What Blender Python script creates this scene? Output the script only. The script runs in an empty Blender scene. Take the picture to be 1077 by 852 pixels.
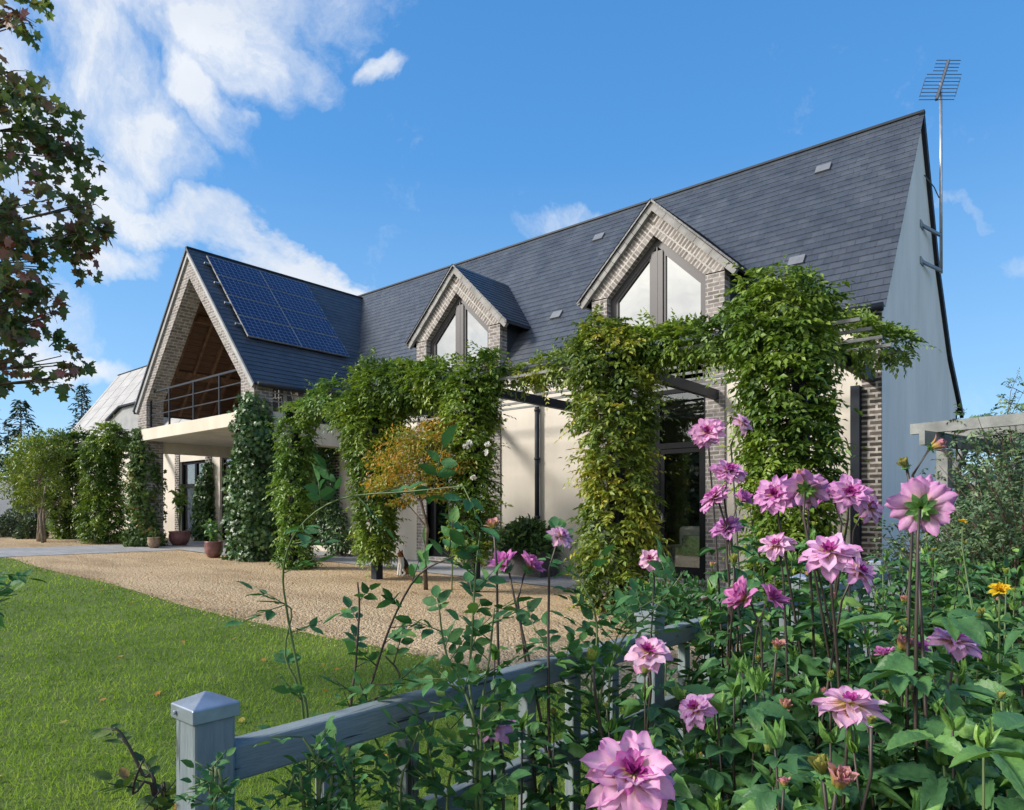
import bpy, math, random
import numpy as np
from mathutils import Vector
R = math.radians
rng = np.random.default_rng(11)
random.seed(5)
SC = bpy.context.scene
COL = SC.collection

# ------------------------------------------------------------------ camera
CAM_H, CAM_A = 1.3, R(40.4)
cam_d = bpy.data.cameras.new('camera')
cam = bpy.data.objects.new('camera', cam_d)
COL.objects.link(cam)
cam.location = (0, 0, CAM_H)
cam.rotation_euler = (R(90), 0, CAM_A)
cam_d.sensor_fit = 'HORIZONTAL'
cam_d.sensor_width = 36
cam_d.lens = 36 * 730 / 1077
cam_d.shift_y = 114 / 1077
cam_d.clip_start = 0.05
cam_d.clip_end = 3000
SC.camera = cam

FWD = np.array([-math.sin(CAM_A), math.cos(CAM_A), 0])
RGT = np.array([math.cos(CAM_A), math.sin(CAM_A), 0])


def ray(px, py):
    return FWD + RGT * (px - 538.5) / 730 + np.array([0, 0, 1.0]) * (540 - py) / 730


def at(px, py, t):
    """point seen at photo pixel px,py at forward distance t"""
    return np.array([0, 0, CAM_H]) + ray(px, py) * t


# ------------------------------------------------------------------ world and sun
SUN_EL, SUN_V = 32.0, np.array([-0.66, -0.75])
SUN_V = SUN_V / np.linalg.norm(SUN_V)
W = bpy.data.worlds.new('World')
SC.world = W
W.use_nodes = True
nt = W.node_tree
nt.nodes.clear()


class NT:
    """small helper to write node graphs"""
    def __init__(s, tree):
        s.t = tree

    def n(s, kind, **kw):
        nd = s.t.nodes.new(kind)
        for k, v in kw.items():
            if k.startswith('i_'):
                nd.inputs[int(k[2:])].default_value = v
            else:
                setattr(nd, k, v)
        return nd

    def l(s, a, b):
        s.t.links.new(a, b)

    def m(s, op, a, b=None, c=None, clamp=False):
        nd = s.t.nodes.new('ShaderNodeMath')
        nd.operation = op
        nd.use_clamp = clamp
        for i, v in enumerate((a, b, c)):
            if v is None:
                continue
            if isinstance(v, (int, float)):
                nd.inputs[i].default_value = v
            else:
                s.t.links.new(v, nd.inputs[i])
        return nd.outputs[0]

    def v(s, op, a, b=None):
        nd = s.t.nodes.new('ShaderNodeVectorMath')
        nd.operation = op
        for i, v in enumerate((a, b)):
            if v is None:
                continue
            if isinstance(v, (tuple, list, np.ndarray)):
                nd.inputs[i].default_value = tuple(float(q) for q in v)
            else:
                s.t.links.new(v, nd.inputs[i])
        return nd.outputs['Value'] if op in ('DOT_PRODUCT', 'LENGTH') else nd.outputs[0]

    def mix(s, fac, a, b, blend='MIX'):
        nd = s.t.nodes.new('ShaderNodeMix')
        nd.data_type = 'RGBA'
        nd.blend_type = blend
        for sock, v in ((nd.inputs['Factor'], fac), (nd.inputs[6], a), (nd.inputs[7], b)):
            if isinstance(v, (int, float)):
                sock.default_value = v
            elif isinstance(v, (tuple, list)):
                sock.default_value = tuple(v) + (1,) if len(v) == 3 else tuple(v)
            else:
                s.t.links.new(v, sock)
        return nd.outputs[2]

    def ramp(s, fac, stops, interp='LINEAR'):
        nd = s.t.nodes.new('ShaderNodeValToRGB')
        cr = nd.color_ramp
        cr.interpolation = interp
        while len(cr.elements) < len(stops):
            cr.elements.new(0.5)
        for e, (p, c) in zip(cr.elements, stops):
            e.position = p
            e.color = tuple(c) + (1,) if len(c) == 3 else tuple(c)
        s.t.links.new(fac, nd.inputs[0])
        return nd.outputs[0]

    def noise(s, vec, scale, detail=4, rough=0.55, out='Fac', dist=0.0):
        nd = s.t.nodes.new('ShaderNodeTexNoise')
        nd.inputs['Scale'].default_value = scale
        nd.inputs['Detail'].default_value = detail
        nd.inputs['Roughness'].default_value = rough
        nd.inputs['Distortion'].default_value = dist
        if vec is not None:
            s.t.links.new(vec, nd.inputs['Vector'])
        return nd.outputs[out]

    def sep(s, vec):
        nd = s.t.nodes.new('ShaderNodeSeparateXYZ')
        s.t.links.new(vec, nd.inputs[0])
        return nd.outputs

    def comb(s, x, y, z=0.0):
        nd = s.t.nodes.new('ShaderNodeCombineXYZ')
        for i, v in enumerate((x, y, z)):
            if isinstance(v, (int, float)):
                nd.inputs[i].default_value = v
            else:
                s.t.links.new(v, nd.inputs[i])
        return nd.outputs[0]


g = NT(nt)
sky = g.n('ShaderNodeTexSky', sky_type='NISHITA', sun_disc=False, sun_elevation=R(SUN_EL),
          sun_rotation=math.atan2(SUN_V[0], SUN_V[1]), altitude=50, air_density=1.0, dust_density=0.6, ozone_density=2.2)
geo = g.n('ShaderNodeTexCoord')
DIR = g.v('NORMALIZE', geo.outputs['Generated'])
nz = g.noise(DIR, 3.2, 7, 0.58, 'Color', 0.3)
WARP = g.v('ADD', DIR, g.v('MULTIPLY', g.v('SUBTRACT', nz, (0.5, 0.5, 0.5)), (0.30, 0.30, 0.30)))
# cloud banks: centre and half sizes as angles on the sky
CLOUDS = [  # px, py, a, b, rotation, strength
    (95, 60, 120, 62, 55, .95), (150, 130, 95, 45, 62, .9), (40, 190, 110, 55, 5, .95), (258, 35, 80, 55, 70, .85), (232, 118, 70, 26, 80, .8), (318, 80, 42, 24, 55, .7),
    (238, 150, 65, 20, 78, .7), (120, 222, 105, 26, 25, 1.0), (255, 270, 135, 19, 20, 1.05), (85, 280, 90, 26, 4, 1.0),
    (395, 78, 30, 12, -25, .8), (598, 207, 46, 17, 8, .8), (560, 178, 22, 14, 0, .45), (1065, 275, 40, 12, -10, .5),
    (20, 350, 80, 60, 0, .6), (90, 400, 70, 20, 0, .95), (-80, 160, 190, 130, 20, 1.0), (200, -60, 200, 90, 10, .9),
    (1010, 238, 30, 8, 0, .35),
]
dens = None
for px, py, a, b, rot, st in CLOUDS:
    c = ray(px, py); k = 1 / np.linalg.norm(c); c = c * k
    e1 = ray(px + 1, py) * k; e1 = e1 - c * (e1 @ c); e1 /= np.linalg.norm(e1)
    e2 = np.cross(c, e1)      # points down in the picture
    e2 = e2 if e2[2] < 0 else -e2
    sc = 1 / 730 * k
    t = R(rot)
    u1 = (e1 * math.cos(t) + e2 * math.sin(t)) / (a * sc)
    u2 = (-e1 * math.sin(t) + e2 * math.cos(t)) / (b * sc)
    off1, off2 = -(u1 @ c), -(u2 @ c)
    x = g.m('ADD', g.v('DOT_PRODUCT', WARP, u1), float(off1))
    y = g.m('ADD', g.v('DOT_PRODUCT', WARP, u2), float(off2))
    r2 = g.m('ADD', g.m('MULTIPLY', x, x), g.m('MULTIPLY', y, y))
    fr = g.m('GREATER_THAN', g.v('DOT_PRODUCT', DIR, c), 0.3)
    e = g.m('MULTIPLY', g.m('MULTIPLY', g.m('SUBTRACT', 1.0, g.m('MULTIPLY', r2, 0.55), None, True), fr), st)
    dens = e if dens is None else g.m('MAXIMUM', dens, e)
# broken cloud cover on the side of the sky behind the photographer
back = g.m('MULTIPLY', g.m('SUBTRACT', g.m('MULTIPLY', g.sep(DIR)[1], -1.0), 0.25), 2.4, None, True)
dens = g.m('MAXIMUM', dens, g.m('MULTIPLY', back, 0.95))
fine = g.noise(WARP, 6.5, 10, 0.66)
cl = g.m('ADD', g.m('MULTIPLY', dens, 1.05), g.m('MULTIPLY', g.m('SUBTRACT', fine, 0.5), 2.1))
cl = g.m('MULTIPLY', g.m('SUBTRACT', cl, 0.20), 1.25, None, True)
cl = g.m('MULTIPLY', g.m('POWER', cl, 1.25), 0.92)
ccol = g.mix(g.noise(WARP, 7.0, 5), (2.0, 2.25, 2.65), (3.25, 3.3, 3.35))
hsv = g.n('ShaderNodeHueSaturation')
hsv.inputs['Saturation'].default_value = 1.25
hsv.inputs['Value'].default_value = 1.0
g.l(sky.outputs[0], hsv.inputs['Color'])
el_ = g.sep(DIR)[2]
deep = g.ramp(el_, [(0.0, (0.48, 0.66, 0.82)), (0.12, (0.27, 0.52, 0.81)), (0.45, (0.085, 0.30, 0.66)), (1.0, (0.03, 0.16, 0.46))])
blue = g.mix(0.85, hsv.outputs[0], g.v('MULTIPLY', deep, (3.4, 3.4, 3.5)))
ccol = g.mix(g.m('MULTIPLY', back, 0.9, None, True), ccol, g.mix(g.ramp(g.noise(WARP, 3.0, 6, 0.6), [(0.35, (0, 0, 0)), (0.65, (1, 1, 1))]), (3.9, 3.85, 3.8), (8.6, 8.1, 7.2)))  # unseen clouds behind the camera brightened to fill the shaded sides
skyc = g.mix(cl, blue, ccol)
bg = g.n('ShaderNodeBackground')
bg.inputs['Strength'].default_value = 0.125
g.l(skyc, bg.inputs['Color'])
wo = g.n('ShaderNodeOutputWorld')
g.l(bg.outputs[0], wo.inputs['Surface'])

sun_d = bpy.data.lights.new('sun', 'SUN')
sun_d.energy = 2.2
sun_d.angle = R(12)
sun_d.color = (1.0, 0.94, 0.85)
sun = bpy.data.objects.new('sun', sun_d)
COL.objects.link(sun)
ce, se = math.cos(R(SUN_EL)), math.sin(R(SUN_EL))
sun.rotation_euler = Vector((SUN_V[0] * ce, SUN_V[1] * ce, se)).to_track_quat('Z', 'Y').to_euler()
SC.view_settings.view_transform = 'Standard'
SC.view_settings.look = 'None'
SC.view_settings.exposure = 1.36
SC.view_settings.gamma = 1.0
SC.view_settings.use_curve_mapping = False
SC.cycles.max_bounces = 8
SC.cycles.transparent_max_bounces = 8


# ------------------------------------------------------------------ materials
def mat(name):
    m = bpy.data.materials.new(name)
    m.use_nodes = True
    t = m.node_tree
    t.nodes.clear()
    q = NT(t)
    out = q.n('ShaderNodeOutputMaterial')
    return m, q, out


def pbsdf(q, out, col, rough=0.7, spec=0.5, metal=0.0, bump=None, bump_d=0.01, bump_s=0.6):
    b = q.n('ShaderNodeBsdfPrincipled')
    if isinstance(col, tuple):
        b.inputs['Base Color'].default_value = col + (1,)
    else:
        q.l(col, b.inputs['Base Color'])
    if isinstance(rough, (int, float)):
        b.inputs['Roughness'].default_value = rough
    else:
        q.l(rough, b.inputs['Roughness'])
    b.inputs['Specular IOR Level'].default_value = spec
    b.inputs['Metallic'].default_value = metal
    if bump is not None:
        bn = q.n('ShaderNodeBump')
        bn.inputs['Strength'].default_value = bump_s
        bn.inputs['Distance'].default_value = bump_d
        q.l(bump, bn.inputs['Height'])
        q.l(bn.outputs[0], b.inputs['Normal'])
    if out is not None:
        q.l(b.outputs[0], out.inputs['Surface'])
    return b


def pos(q):
    return q.n('ShaderNodeNewGeometry').outputs['Position']


def simple(name, col, rough=0.6, spec=0.5, metal=0.0, var=0.12, scale=6.0, bump=0.0):
    m, q, out = mat(name)
    p = pos(q)
    nn = q.noise(p, scale, 6)
    lo = tuple(c * (1 - var * 1.6) for c in col)
    hi = tuple(min(1, c * (1 + var)) for c in col)
    c = q.ramp(nn, [(0.3, lo), (0.7, hi)])
    pbsdf(q, out, c, rough, spec, metal, q.noise(p, scale * 14, 3) if bump else None, bump)
    return m


def wallmap(q):
    ge = q.n('ShaderNodeNewGeometry')
    ps = q.sep(ge.outputs['Position'])
    ns = q.sep(ge.outputs['True Normal'])
    side = q.m('GREATER_THAN', q.m('ABSOLUTE', ns[0]), q.m('ABSOLUTE', ns[1]))
    u = q.m('ADD', ps[0], q.m('MULTIPLY', side, q.m('SUBTRACT', ps[1], ps[0])))
    return q.comb(u, ps[2], 0.0), ge.outputs['Position']


def brick_mat(name, use_uv, dark, light, mortar, bw=0.22, bh=0.072, joint=0.012):
    m, q, out = mat(name)
    if use_uv:
        vec = q.n('ShaderNodeTexCoord').outputs['UV']
        p = pos(q)
    else:
        vec, p = wallmap(q)
    br = q.n('ShaderNodeTexBrick')
    br.offset = 0.0 if use_uv else 0.5
    br.inputs['Scale'].default_value = 1
    br.inputs['Brick Width'].default_value = bw
    br.inputs['Row Height'].default_value = bh
    br.inputs['Mortar Size'].default_value = joint
    br.inputs['Mortar Smooth'].default_value = 0.15
    br.inputs['Bias'].default_value = 0
    br.inputs['Color1'].default_value = dark + (1,)
    br.inputs['Color2'].default_value = light + (1,)
    br.inputs['Mortar'].default_value = mortar + (1,)
    q.l(q.v('ADD', vec, q.v('MULTIPLY', q.noise(p, 9, 2, 0.5, 'Color'), (0.012, 0.012, 0.0))), br.inputs['Vector'])
    n1 = q.noise(p, 12, 4)
    c = q.mix(q.ramp(n1, [(0.35, (0, 0, 0)), (0.7, (1, 1, 1))]), br.outputs['Color'], tuple(x * 0.62 for x in dark))
    c = q.mix(0.55, br.outputs['Color'], c)
    h = q.m('ADD', q.m('MULTIPLY', br.outputs['Fac'], -1.0), q.m('MULTIPLY', q.noise(p, 60, 3), 0.5))
    pbsdf(q, out, c, 0.85, 0.25, 0, h, 0.012, 0.8)
    return m


def slate_mat(name):
    m, q, out = mat(name)
    vec = q.n('ShaderNodeTexCoord').outputs['UV']
    p = pos(q)
    br = q.n('ShaderNodeTexBrick')
    br.inputs['Scale'].default_value = 1
    br.inputs['Brick Width'].default_value = 0.22
    br.inputs['Row Height'].default_value = 0.16
    br.inputs['Mortar Size'].default_value = 0.006
    br.inputs['Mortar Smooth'].default_value = 0.2
    br.inputs['Color1'].default_value = (0.038, 0.047, 0.062, 1)
    br.inputs['Color2'].default_value = (0.068, 0.080, 0.100, 1)
    br.inputs['Mortar'].default_value = (0.022, 0.026, 0.034, 1)
    wob = q.v('MULTIPLY', q.v('SUBTRACT', q.noise(p, 2.2, 4, 0.6, 'Color'), (0.5, 0.5, 0.5)), (0.10, 0.022, 0))
    q.l(q.v('ADD', vec, wob), br.inputs['Vector'])
    n1 = q.noise(p, 1.1, 6, 0.6)
    c = q.mix(q.ramp(n1, [(0.35, (0, 0, 0)), (0.75, (1, 1, 1))]), br.outputs['Color'], (0.062, 0.074, 0.094))
    c = q.mix(0.45, br.outputs['Color'], c)
    vs = q.n('ShaderNodeTexVoronoi')
    vs.inputs['Scale'].default_value = 4.3
    q.l(p, vs.inputs['Vector'])
    c = q.mix(0.3, c, q.mix(q.sep(vs.outputs['Color'])[0], (0.038, 0.046, 0.062), (0.078, 0.090, 0.112)))
    c = q.mix(1.0, c, q.ramp(q.noise(q.v('MULTIPLY', p, (1.6, .5, .35)), 1.0, 6, .65), [(.3, (.72, .74, .76)), (.7, (1.12, 1.1, 1.06))]), 'MULTIPLY')
    lich = q.ramp(q.noise(p, 3.4, 8, .75), [(.66, (0, 0, 0)), (.74, (1, 1, 1))])
    c = q.mix(q.m('MULTIPLY', lich, .35), c, (.16, .165, .14))
    h = q.m('ADD', q.m('MULTIPLY', br.outputs['Fac'], -1.2), q.m('ADD', q.m('MULTIPLY', q.noise(p, 22, 3), 0.7), q.m('MULTIPLY', q.sep(br.outputs['Color'])[0], 5.0)))
    rr = q.m('ADD', 0.33, q.m('MULTIPLY', q.noise(p, 5, 3), 0.22))
    pbsdf(q, out, c, rr, 0.5, 0, h, 0.008, 0.7)
    return m


def render_mat(name, col, dirt=0.1):
    m, q, out = mat(name)
    p = pos(q)
    n1 = q.noise(q.v('MULTIPLY', p, (1, 1, 0.35)), 1.3, 7, 0.6)
    c = q.ramp(n1, [(0.3, tuple(x * (1 - dirt * 1.5) for x in col)), (0.6, col), (0.8, tuple(min(1, x * 1.05) for x in col))])
    pbsdf(q, out, c, 0.92, 0.15, 0, q.m('ADD', q.noise(p, 120, 3), q.noise(p, 18, 3)), 0.004, 0.5)
    return m


LEAF_GAIN = 1.95


def leaf_mat(name, stops, trans=0.3, rough=0.42, spec=0.5, vary=0.5):
    m, q, out = mat(name)
    stops = [(a, (min(1, c[0] * LEAF_GAIN), min(1, c[1] * LEAF_GAIN), min(1, c[2] * LEAF_GAIN))) for a, c in stops]
    at_ = q.n('ShaderNodeAttribute', attribute_name='tint')
    p = pos(q)
    f = q.m('ADD', q.m('MULTIPLY', at_.outputs['Fac'], 1 - vary * 0.5), q.m('MULTIPLY', q.m('SUBTRACT', q.noise(p, 3.0, 3), 0.35), vary))
    c = q.ramp(f, stops)
    c = q.mix(1.0, c, q.ramp(q.noise(p, 45, 4, .65), [(.3, (.72, .74, .72)), (.7, (1, 1, 1))]), 'MULTIPLY')
    b = pbsdf(q, None, c, rough, spec, 0, q.noise(p, 70, 3), .006, .5)
    tr = q.n('ShaderNodeBsdfTranslucent')
    q.l(q.mix(1.0, c, (1.0, 1.0, 0.45), 'MULTIPLY'), tr.inputs['Color'])
    mx = q.n('ShaderNodeMixShader')
    mx.inputs[0].default_value = trans
    q.l(b.outputs[0], mx.inputs[1])
    q.l(tr.outputs[0], mx.inputs[2])
    q.l(mx.outputs[0], out.inputs['Surface'])
    return m


def glass_mat(name, refl, tint, body=(0.01, 0.012, 0.014)):
    """reflective window glass; refl = share mirrored, the rest looks through"""
    m, q, out = mat(name)
    gl = q.n('ShaderNodeBsdfGlossy')
    gl.inputs['Roughness'].default_value = 0.01
    gl.inputs['Color'].default_value = (0.93, 0.95, 0.95, 1)
    p = pos(q)
    bn = q.n('ShaderNodeBump')
    bn.inputs['Strength'].default_value = 0.05
    bn.inputs['Distance'].default_value = 0.02
    q.l(q.noise(p, 1.6, 2), bn.inputs['Height'])
    q.l(bn.outputs[0], gl.inputs['Normal'])
    if tint is None:
        tr = q.n('ShaderNodeBsdfDiffuse')
        tr.inputs['Color'].default_value = body + (1,)
    else:
        tr = q.n('ShaderNodeBsdfTransparent')
        tr.inputs['Color'].default_value = tint + (1,)
    lw = q.n('ShaderNodeLayerWeight')
    lw.inputs['Blend'].default_value = 0.35
    fac = q.m('ADD', refl, q.m('MULTIPLY', lw.outputs['Fresnel'], 0.5), None, True)
    mx = q.n('ShaderNodeMixShader')
    q.l(fac, mx.inputs[0])
    q.l(tr.outputs[0], mx.inputs[1])
    q.l(gl.outputs[0], mx.inputs[2])
    q.l(mx.outputs[0], out.inputs['Surface'])
    return m


M = {}
M['render'] = render_mat('cream_render', (0.60, 0.555, 0.485))
M['gable'] = render_mat('pale_render', (0.78, 0.765, 0.73), 0.10)
M['concrete'] = render_mat('cream_concrete', (0.60, 0.55, 0.46), 0.16)
M['white_wall'] = render_mat('white_wall', (0.74, 0.76, 0.77), 0.06)
M['brick'] = brick_mat('taupe_brick', False, (0.15, 0.132, 0.127), (0.33, 0.30, 0.285), (0.46, 0.435, 0.41))
M['pier_brick'] = brick_mat('dark_pier_brick', False, (0.045, 0.038, 0.035), (0.17, 0.14, 0.125), (0.47, 0.44, 0.40), 0.22, 0.079, 0.017)
M['soldier'] = brick_mat('soldier_brick', True, (0.15, 0.13, 0.12), (0.34, 0.305, 0.285), (0.50, 0.47, 0.44), 0.078, 0.30, 0.015)
M['slate'] = slate_mat('slate')
M['zinc'] = simple('zinc', (0.30, 0.30, 0.30), 0.5, 0.5, 0.2, 0.12, 3)
M['verge'] = simple('verge_slate', (0.27, 0.265, 0.26), 0.75, 0.3, 0, 0.2, 4, 0.004)
M['dark_metal'] = simple('dark_metal', (0.020, 0.025, 0.034), 0.55, 0.25, 0.2, 0.12, 4)
M['frame'] = simple('window_frame', (0.055, 0.050, 0.055), 0.45, 0.5, 0, 0.08, 3)
M['black_frame'] = simple('black_frame', (0.009, 0.010, 0.012), 0.6, 0.12, 0, 0.1, 3)
M['steel'] = simple('galvanised', (0.42, 0.44, 0.46), 0.4, 0.5, 0.7, 0.1, 8)
M['antenna'] = simple('antenna_grey', (0.16, 0.17, 0.19), 0.45, 0.5, 0.6, 0.1, 8)
M['flash'] = simple('lead_flashing', (0.20, 0.21, 0.225), 0.45, 0.5, 0.3, 0.1, 8)
M['glass_up'] = glass_mat('dormer_glass', 0.50, None)
M['glass_low'] = glass_mat('door_glass', 0.10, (0.75, 0.78, 0.78))
M['curtain'] = simple('curtain_cloth', (0.72, 0.74, 0.74), 0.9, 0.2, 0, 0.06, 10)
M['fabric'] = simple('armchair_fabric', (0.62, 0.60, 0.56), 0.95, 0.2, 0, 0.1, 30)
M['cushion'] = simple('cushion_fabric', (0.40, 0.42, 0.44), 0.95, 0.2, 0, 0.35, 24)
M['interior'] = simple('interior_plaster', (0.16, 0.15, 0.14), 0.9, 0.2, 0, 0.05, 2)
M['terracotta'] = simple('glazed_pot', (0.19, 0.085, 0.085), 0.35, 0.5, 0, 0.25, 14)
M['claypot'] = simple('clay_pot', (0.30, 0.21, 0.14), 0.75, 0.3, 0, 0.3, 18)
M['trough'] = simple('trough_wood', (0.085, 0.080, 0.080), 0.7, 0.3, 0, 0.25, 10, 0.003)
M['bark'] = simple('bark', (0.13, 0.10, 0.075), 0.9, 0.2, 0, 0.3, 16, 0.01)
M['palebark'] = simple('pale_bark', (0.27, 0.23, 0.18), 0.9, 0.2, 0, 0.3, 14, 0.006)
M['greenstem'] = simple('green_stem', (0.10, 0.15, 0.05), 0.55, 0.4, 0, 0.25, 14)
M['darkstem'] = simple('purple_stem', (0.050, 0.038, 0.030), 0.5, 0.4, 0, 0.3, 12)
M['arbour'] = simple('weathered_white_timber', (0.22, 0.23, 0.225), 0.85, 0.2, 0, 0.2, 7, 0.003)
M['soil'] = simple('soil_dark', (0.055, 0.042, 0.030), 0.95, 0.1, 0, 0.35, 9, 0.03)


def wood_soffit():
    m, q, out = mat('soffit_boards')
    p = pos(q)
    s = q.sep(p)
    st = q.m('FRACT', q.m('MULTIPLY', s[2], 6.2))
    groove = q.m('LESS_THAN', st, 0.06)
    bd = q.m('FLOOR', q.m('MULTIPLY', s[2], 6.2))
    gr = q.noise(q.comb(q.m('MULTIPLY', s[1], 1.2), q.m('MULTIPLY', s[2], 20), bd), 2.0, 5)
    c = q.ramp(gr, [(0.3, (0.060, 0.030, 0.019)), (0.7, (0.125, 0.066, 0.040))])
    c = q.mix(groove, c, (0.02, 0.01, 0.008))
    pbsdf(q, out, c, 0.65, 0.3, 0, groove, -0.01, 0.6)
    return m


M['soffit'] = wood_soffit()
M['timber'] = simple('rafter_timber', (0.16, 0.088, 0.052), 0.7, 0.3, 0, 0.3, 8, 0.003)


def solar_mat():
    m, q, out = mat('solar_cells')
    uv = q.n('ShaderNodeTexCoord').outputs['UV']
    br = q.n('ShaderNodeTexBrick')
    br.offset = 0.0
    br.inputs['Scale'].default_value = 1
    br.inputs['Brick Width'].default_value = 0.137
    br.inputs['Row Height'].default_value = 0.131
    br.inputs['Mortar Size'].default_value = 0.0055
    br.inputs['Mortar Smooth'].default_value = 0.1
    br.inputs['Color1'].default_value = (0.006, 0.011, 0.050, 1)
    br.inputs['Color2'].default_value = (0.008, 0.015, 0.064, 1)
    br.inputs['Mortar'].default_value = (0.19, 0.22, 0.36, 1)
    q.l(uv, br.inputs['Vector'])
    b = pbsdf(q, out, br.outputs['Color'], 0.25, 0.35)
    b.inputs['Coat Weight'].default_value = 0.15
    b.inputs['Coat Roughness'].default_value = 0.03
    return m


M['solar'] = solar_mat()


def paving_mat():
    m, q, out = mat('grey_paving')
    p = pos(q)
    br = q.n('ShaderNodeTexBrick')
    br.offset = 0.5
    br.inputs['Scale'].default_value = 1
    br.inputs['Brick Width'].default_value = 0.8
    br.inputs['Row Height'].default_value = 0.6
    br.inputs['Mortar Size'].default_value = 0.008
    br.inputs['Color1'].default_value = (0.25, 0.26, 0.275, 1)
    br.inputs['Color2'].default_value = (0.34, 0.345, 0.35, 1)
    br.inputs['Mortar'].default_value = (0.14, 0.13, 0.12, 1)
    q.l(p, br.inputs['Vector'])
    c = q.mix(0.35, br.outputs['Color'], q.ramp(q.noise(p, 5, 6), [(0.3, (0.18, 0.18, 0.18)), (0.7, (0.42, 0.41, 0.40))]))
    pbsdf(q, out, c, 0.75, 0.3, 0, q.m('SUBTRACT', q.noise(p, 40, 3), br.outputs['Fac']), 0.006)
    return m


M['paving'] = paving_mat()


def gravel_mat():
    m, q, out = mat('ochre_gravel')
    p = pos(q)
    vo = q.n('ShaderNodeTexVoronoi')
    vo.inputs['Scale'].default_value = 48
    q.l(p, vo.inputs['Vector'])
    vo2 = q.n('ShaderNodeTexVoronoi')
    vo2.inputs['Scale'].default_value = 24
    q.l(p, vo2.inputs['Vector'])
    s = q.sep(vo.outputs['Color'])
    c = q.ramp(s[0], [(0.0, (0.26, 0.175, 0.095)), (0.35, (0.46, 0.325, 0.185)), (0.7, (0.56, 0.415, 0.25)), (1.0, (0.68, 0.57, 0.41))])
    c2 = q.ramp(q.sep(vo2.outputs['Color'])[1], [(0, (0.36, 0.255, 0.145)), (1, (0.60, 0.47, 0.30))])
    c = q.mix(0.4, c, c2)
    big = q.noise(q.v('MULTIPLY', p, (.5, 1.4, 1)), 0.9, 6)
    c = q.mix(1.0, c, q.ramp(big, [(0.3, (0.66, 0.63, 0.60)), (0.55, (.95, .94, .93)), (0.75, (1, 1, 1))]), 'MULTIPLY')
    fl = q.n('ShaderNodeTexVoronoi')
    fl.inputs['Scale'].default_value = 4.0
    q.l(p, fl.inputs['Vector'])
    c = q.mix(q.m('LESS_THAN', fl.outputs['Distance'], 0.055), c, (0.16, 0.09, 0.04))
    h = q.m('ADD', q.m('MULTIPLY', vo.outputs['Distance'], -1.0), q.m('MULTIPLY', vo2.outputs['Distance'], -1.2))
    pbsdf(q, out, c, 0.9, 0.2, 0, h, 0.018, 0.9)
    return m


M['gravel'] = gravel_mat()


def lawn_mat():
    m, q, out = mat('lawn_turf')
    p = pos(q)
    a = q.noise(p, 1.1, 5)
    b = q.noise(p, 55, 4, 0.7)
    c = q.ramp(q.m('ADD', q.m('MULTIPLY', a, 0.5), q.m('MULTIPLY', b, 0.5)), [(0.3, (0.060, 0.095, 0.018)), (0.5, (0.11, 0.165, 0.032)), (0.72, (0.17, 0.215, 0.06))])
    pbsdf(q, out, c, 0.9, 0.2, 0, b, 0.03, 0.9)
    return m


M['lawn'] = lawn_mat()


def field_mat():
    m, q, out = mat('garden_ground')
    p = pos(q)
    a = q.noise(p, 0.4, 7, 0.65)
    c = q.ramp(a, [(0.3, (0.05, 0.045, 0.025)), (0.5, (0.065, 0.085, 0.025)), (0.75, (0.09, 0.12, 0.035))])
    pbsdf(q, out, c, 0.95, 0.1, 0, q.noise(p, 20, 4), 0.03, 0.7)
    return m


M['ground'] = field_mat()


def fence_mat(name, grain):
    m, q, out = mat(name)
    p = pos(q)
    n1 = q.noise(q.v('MULTIPLY', p, tuple(9 * g_ for g_ in grain)), 1.0, 8, 0.62)
    n2 = q.noise(q.v('MULTIPLY', p, tuple(30 * g_ for g_ in grain)), 1.0, 6, 0.65)
    n3 = q.noise(q.v('MULTIPLY', p, tuple(150 * g_ for g_ in grain)), 1.0, 4, 0.6)
    c = q.ramp(q.m('ADD', q.m('MULTIPLY', n1, .65), q.m('MULTIPLY', n3, .35)), [(0.3, (0.120, 0.155, 0.172)), (0.5, (0.185, 0.225, 0.243)), (0.7, (0.255, 0.295, 0.305))])
    chips = q.ramp(q.m('ADD', q.m('MULTIPLY', n2, .7), q.m('MULTIPLY', n1, .3)), [(0.585, (0, 0, 0)), (0.61, (1, 1, 1))])
    c = q.mix(chips, c, q.ramp(n3, [(.35, (0.15, 0.135, 0.11)), (.65, (0.34, 0.315, 0.27))]))
    cr = q.ramp(q.noise(q.v('MULTIPLY', p, tuple(70 * g_ ** 1.35 for g_ in grain)), 1.0, 2, 0.5), [(0.66, (0, 0, 0)), (0.69, (1, 1, 1))])
    c = q.mix(cr, c, (0.055, 0.06, 0.06))
    alg = q.ramp(q.noise(p, 7, 5), [(.52, (0, 0, 0)), (.75, (1, 1, 1))])
    c = q.mix(q.m('MULTIPLY', alg, .35), c, (0.10, 0.13, 0.075))
    pbsdf(q, out, c, 0.7, 0.35, 0, q.m('SUBTRACT', q.m('MULTIPLY', n3, 0.7), q.m('ADD', chips, q.m('MULTIPLY', cr, 1.5))), 0.004, 0.8)
    return m


M['fence'] = fence_mat('weathered_blue_grey_post_paint', (1, 1, .13))
M['rail'] = fence_mat('weathered_blue_grey_rail_paint', (1, .13, 1))


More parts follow.
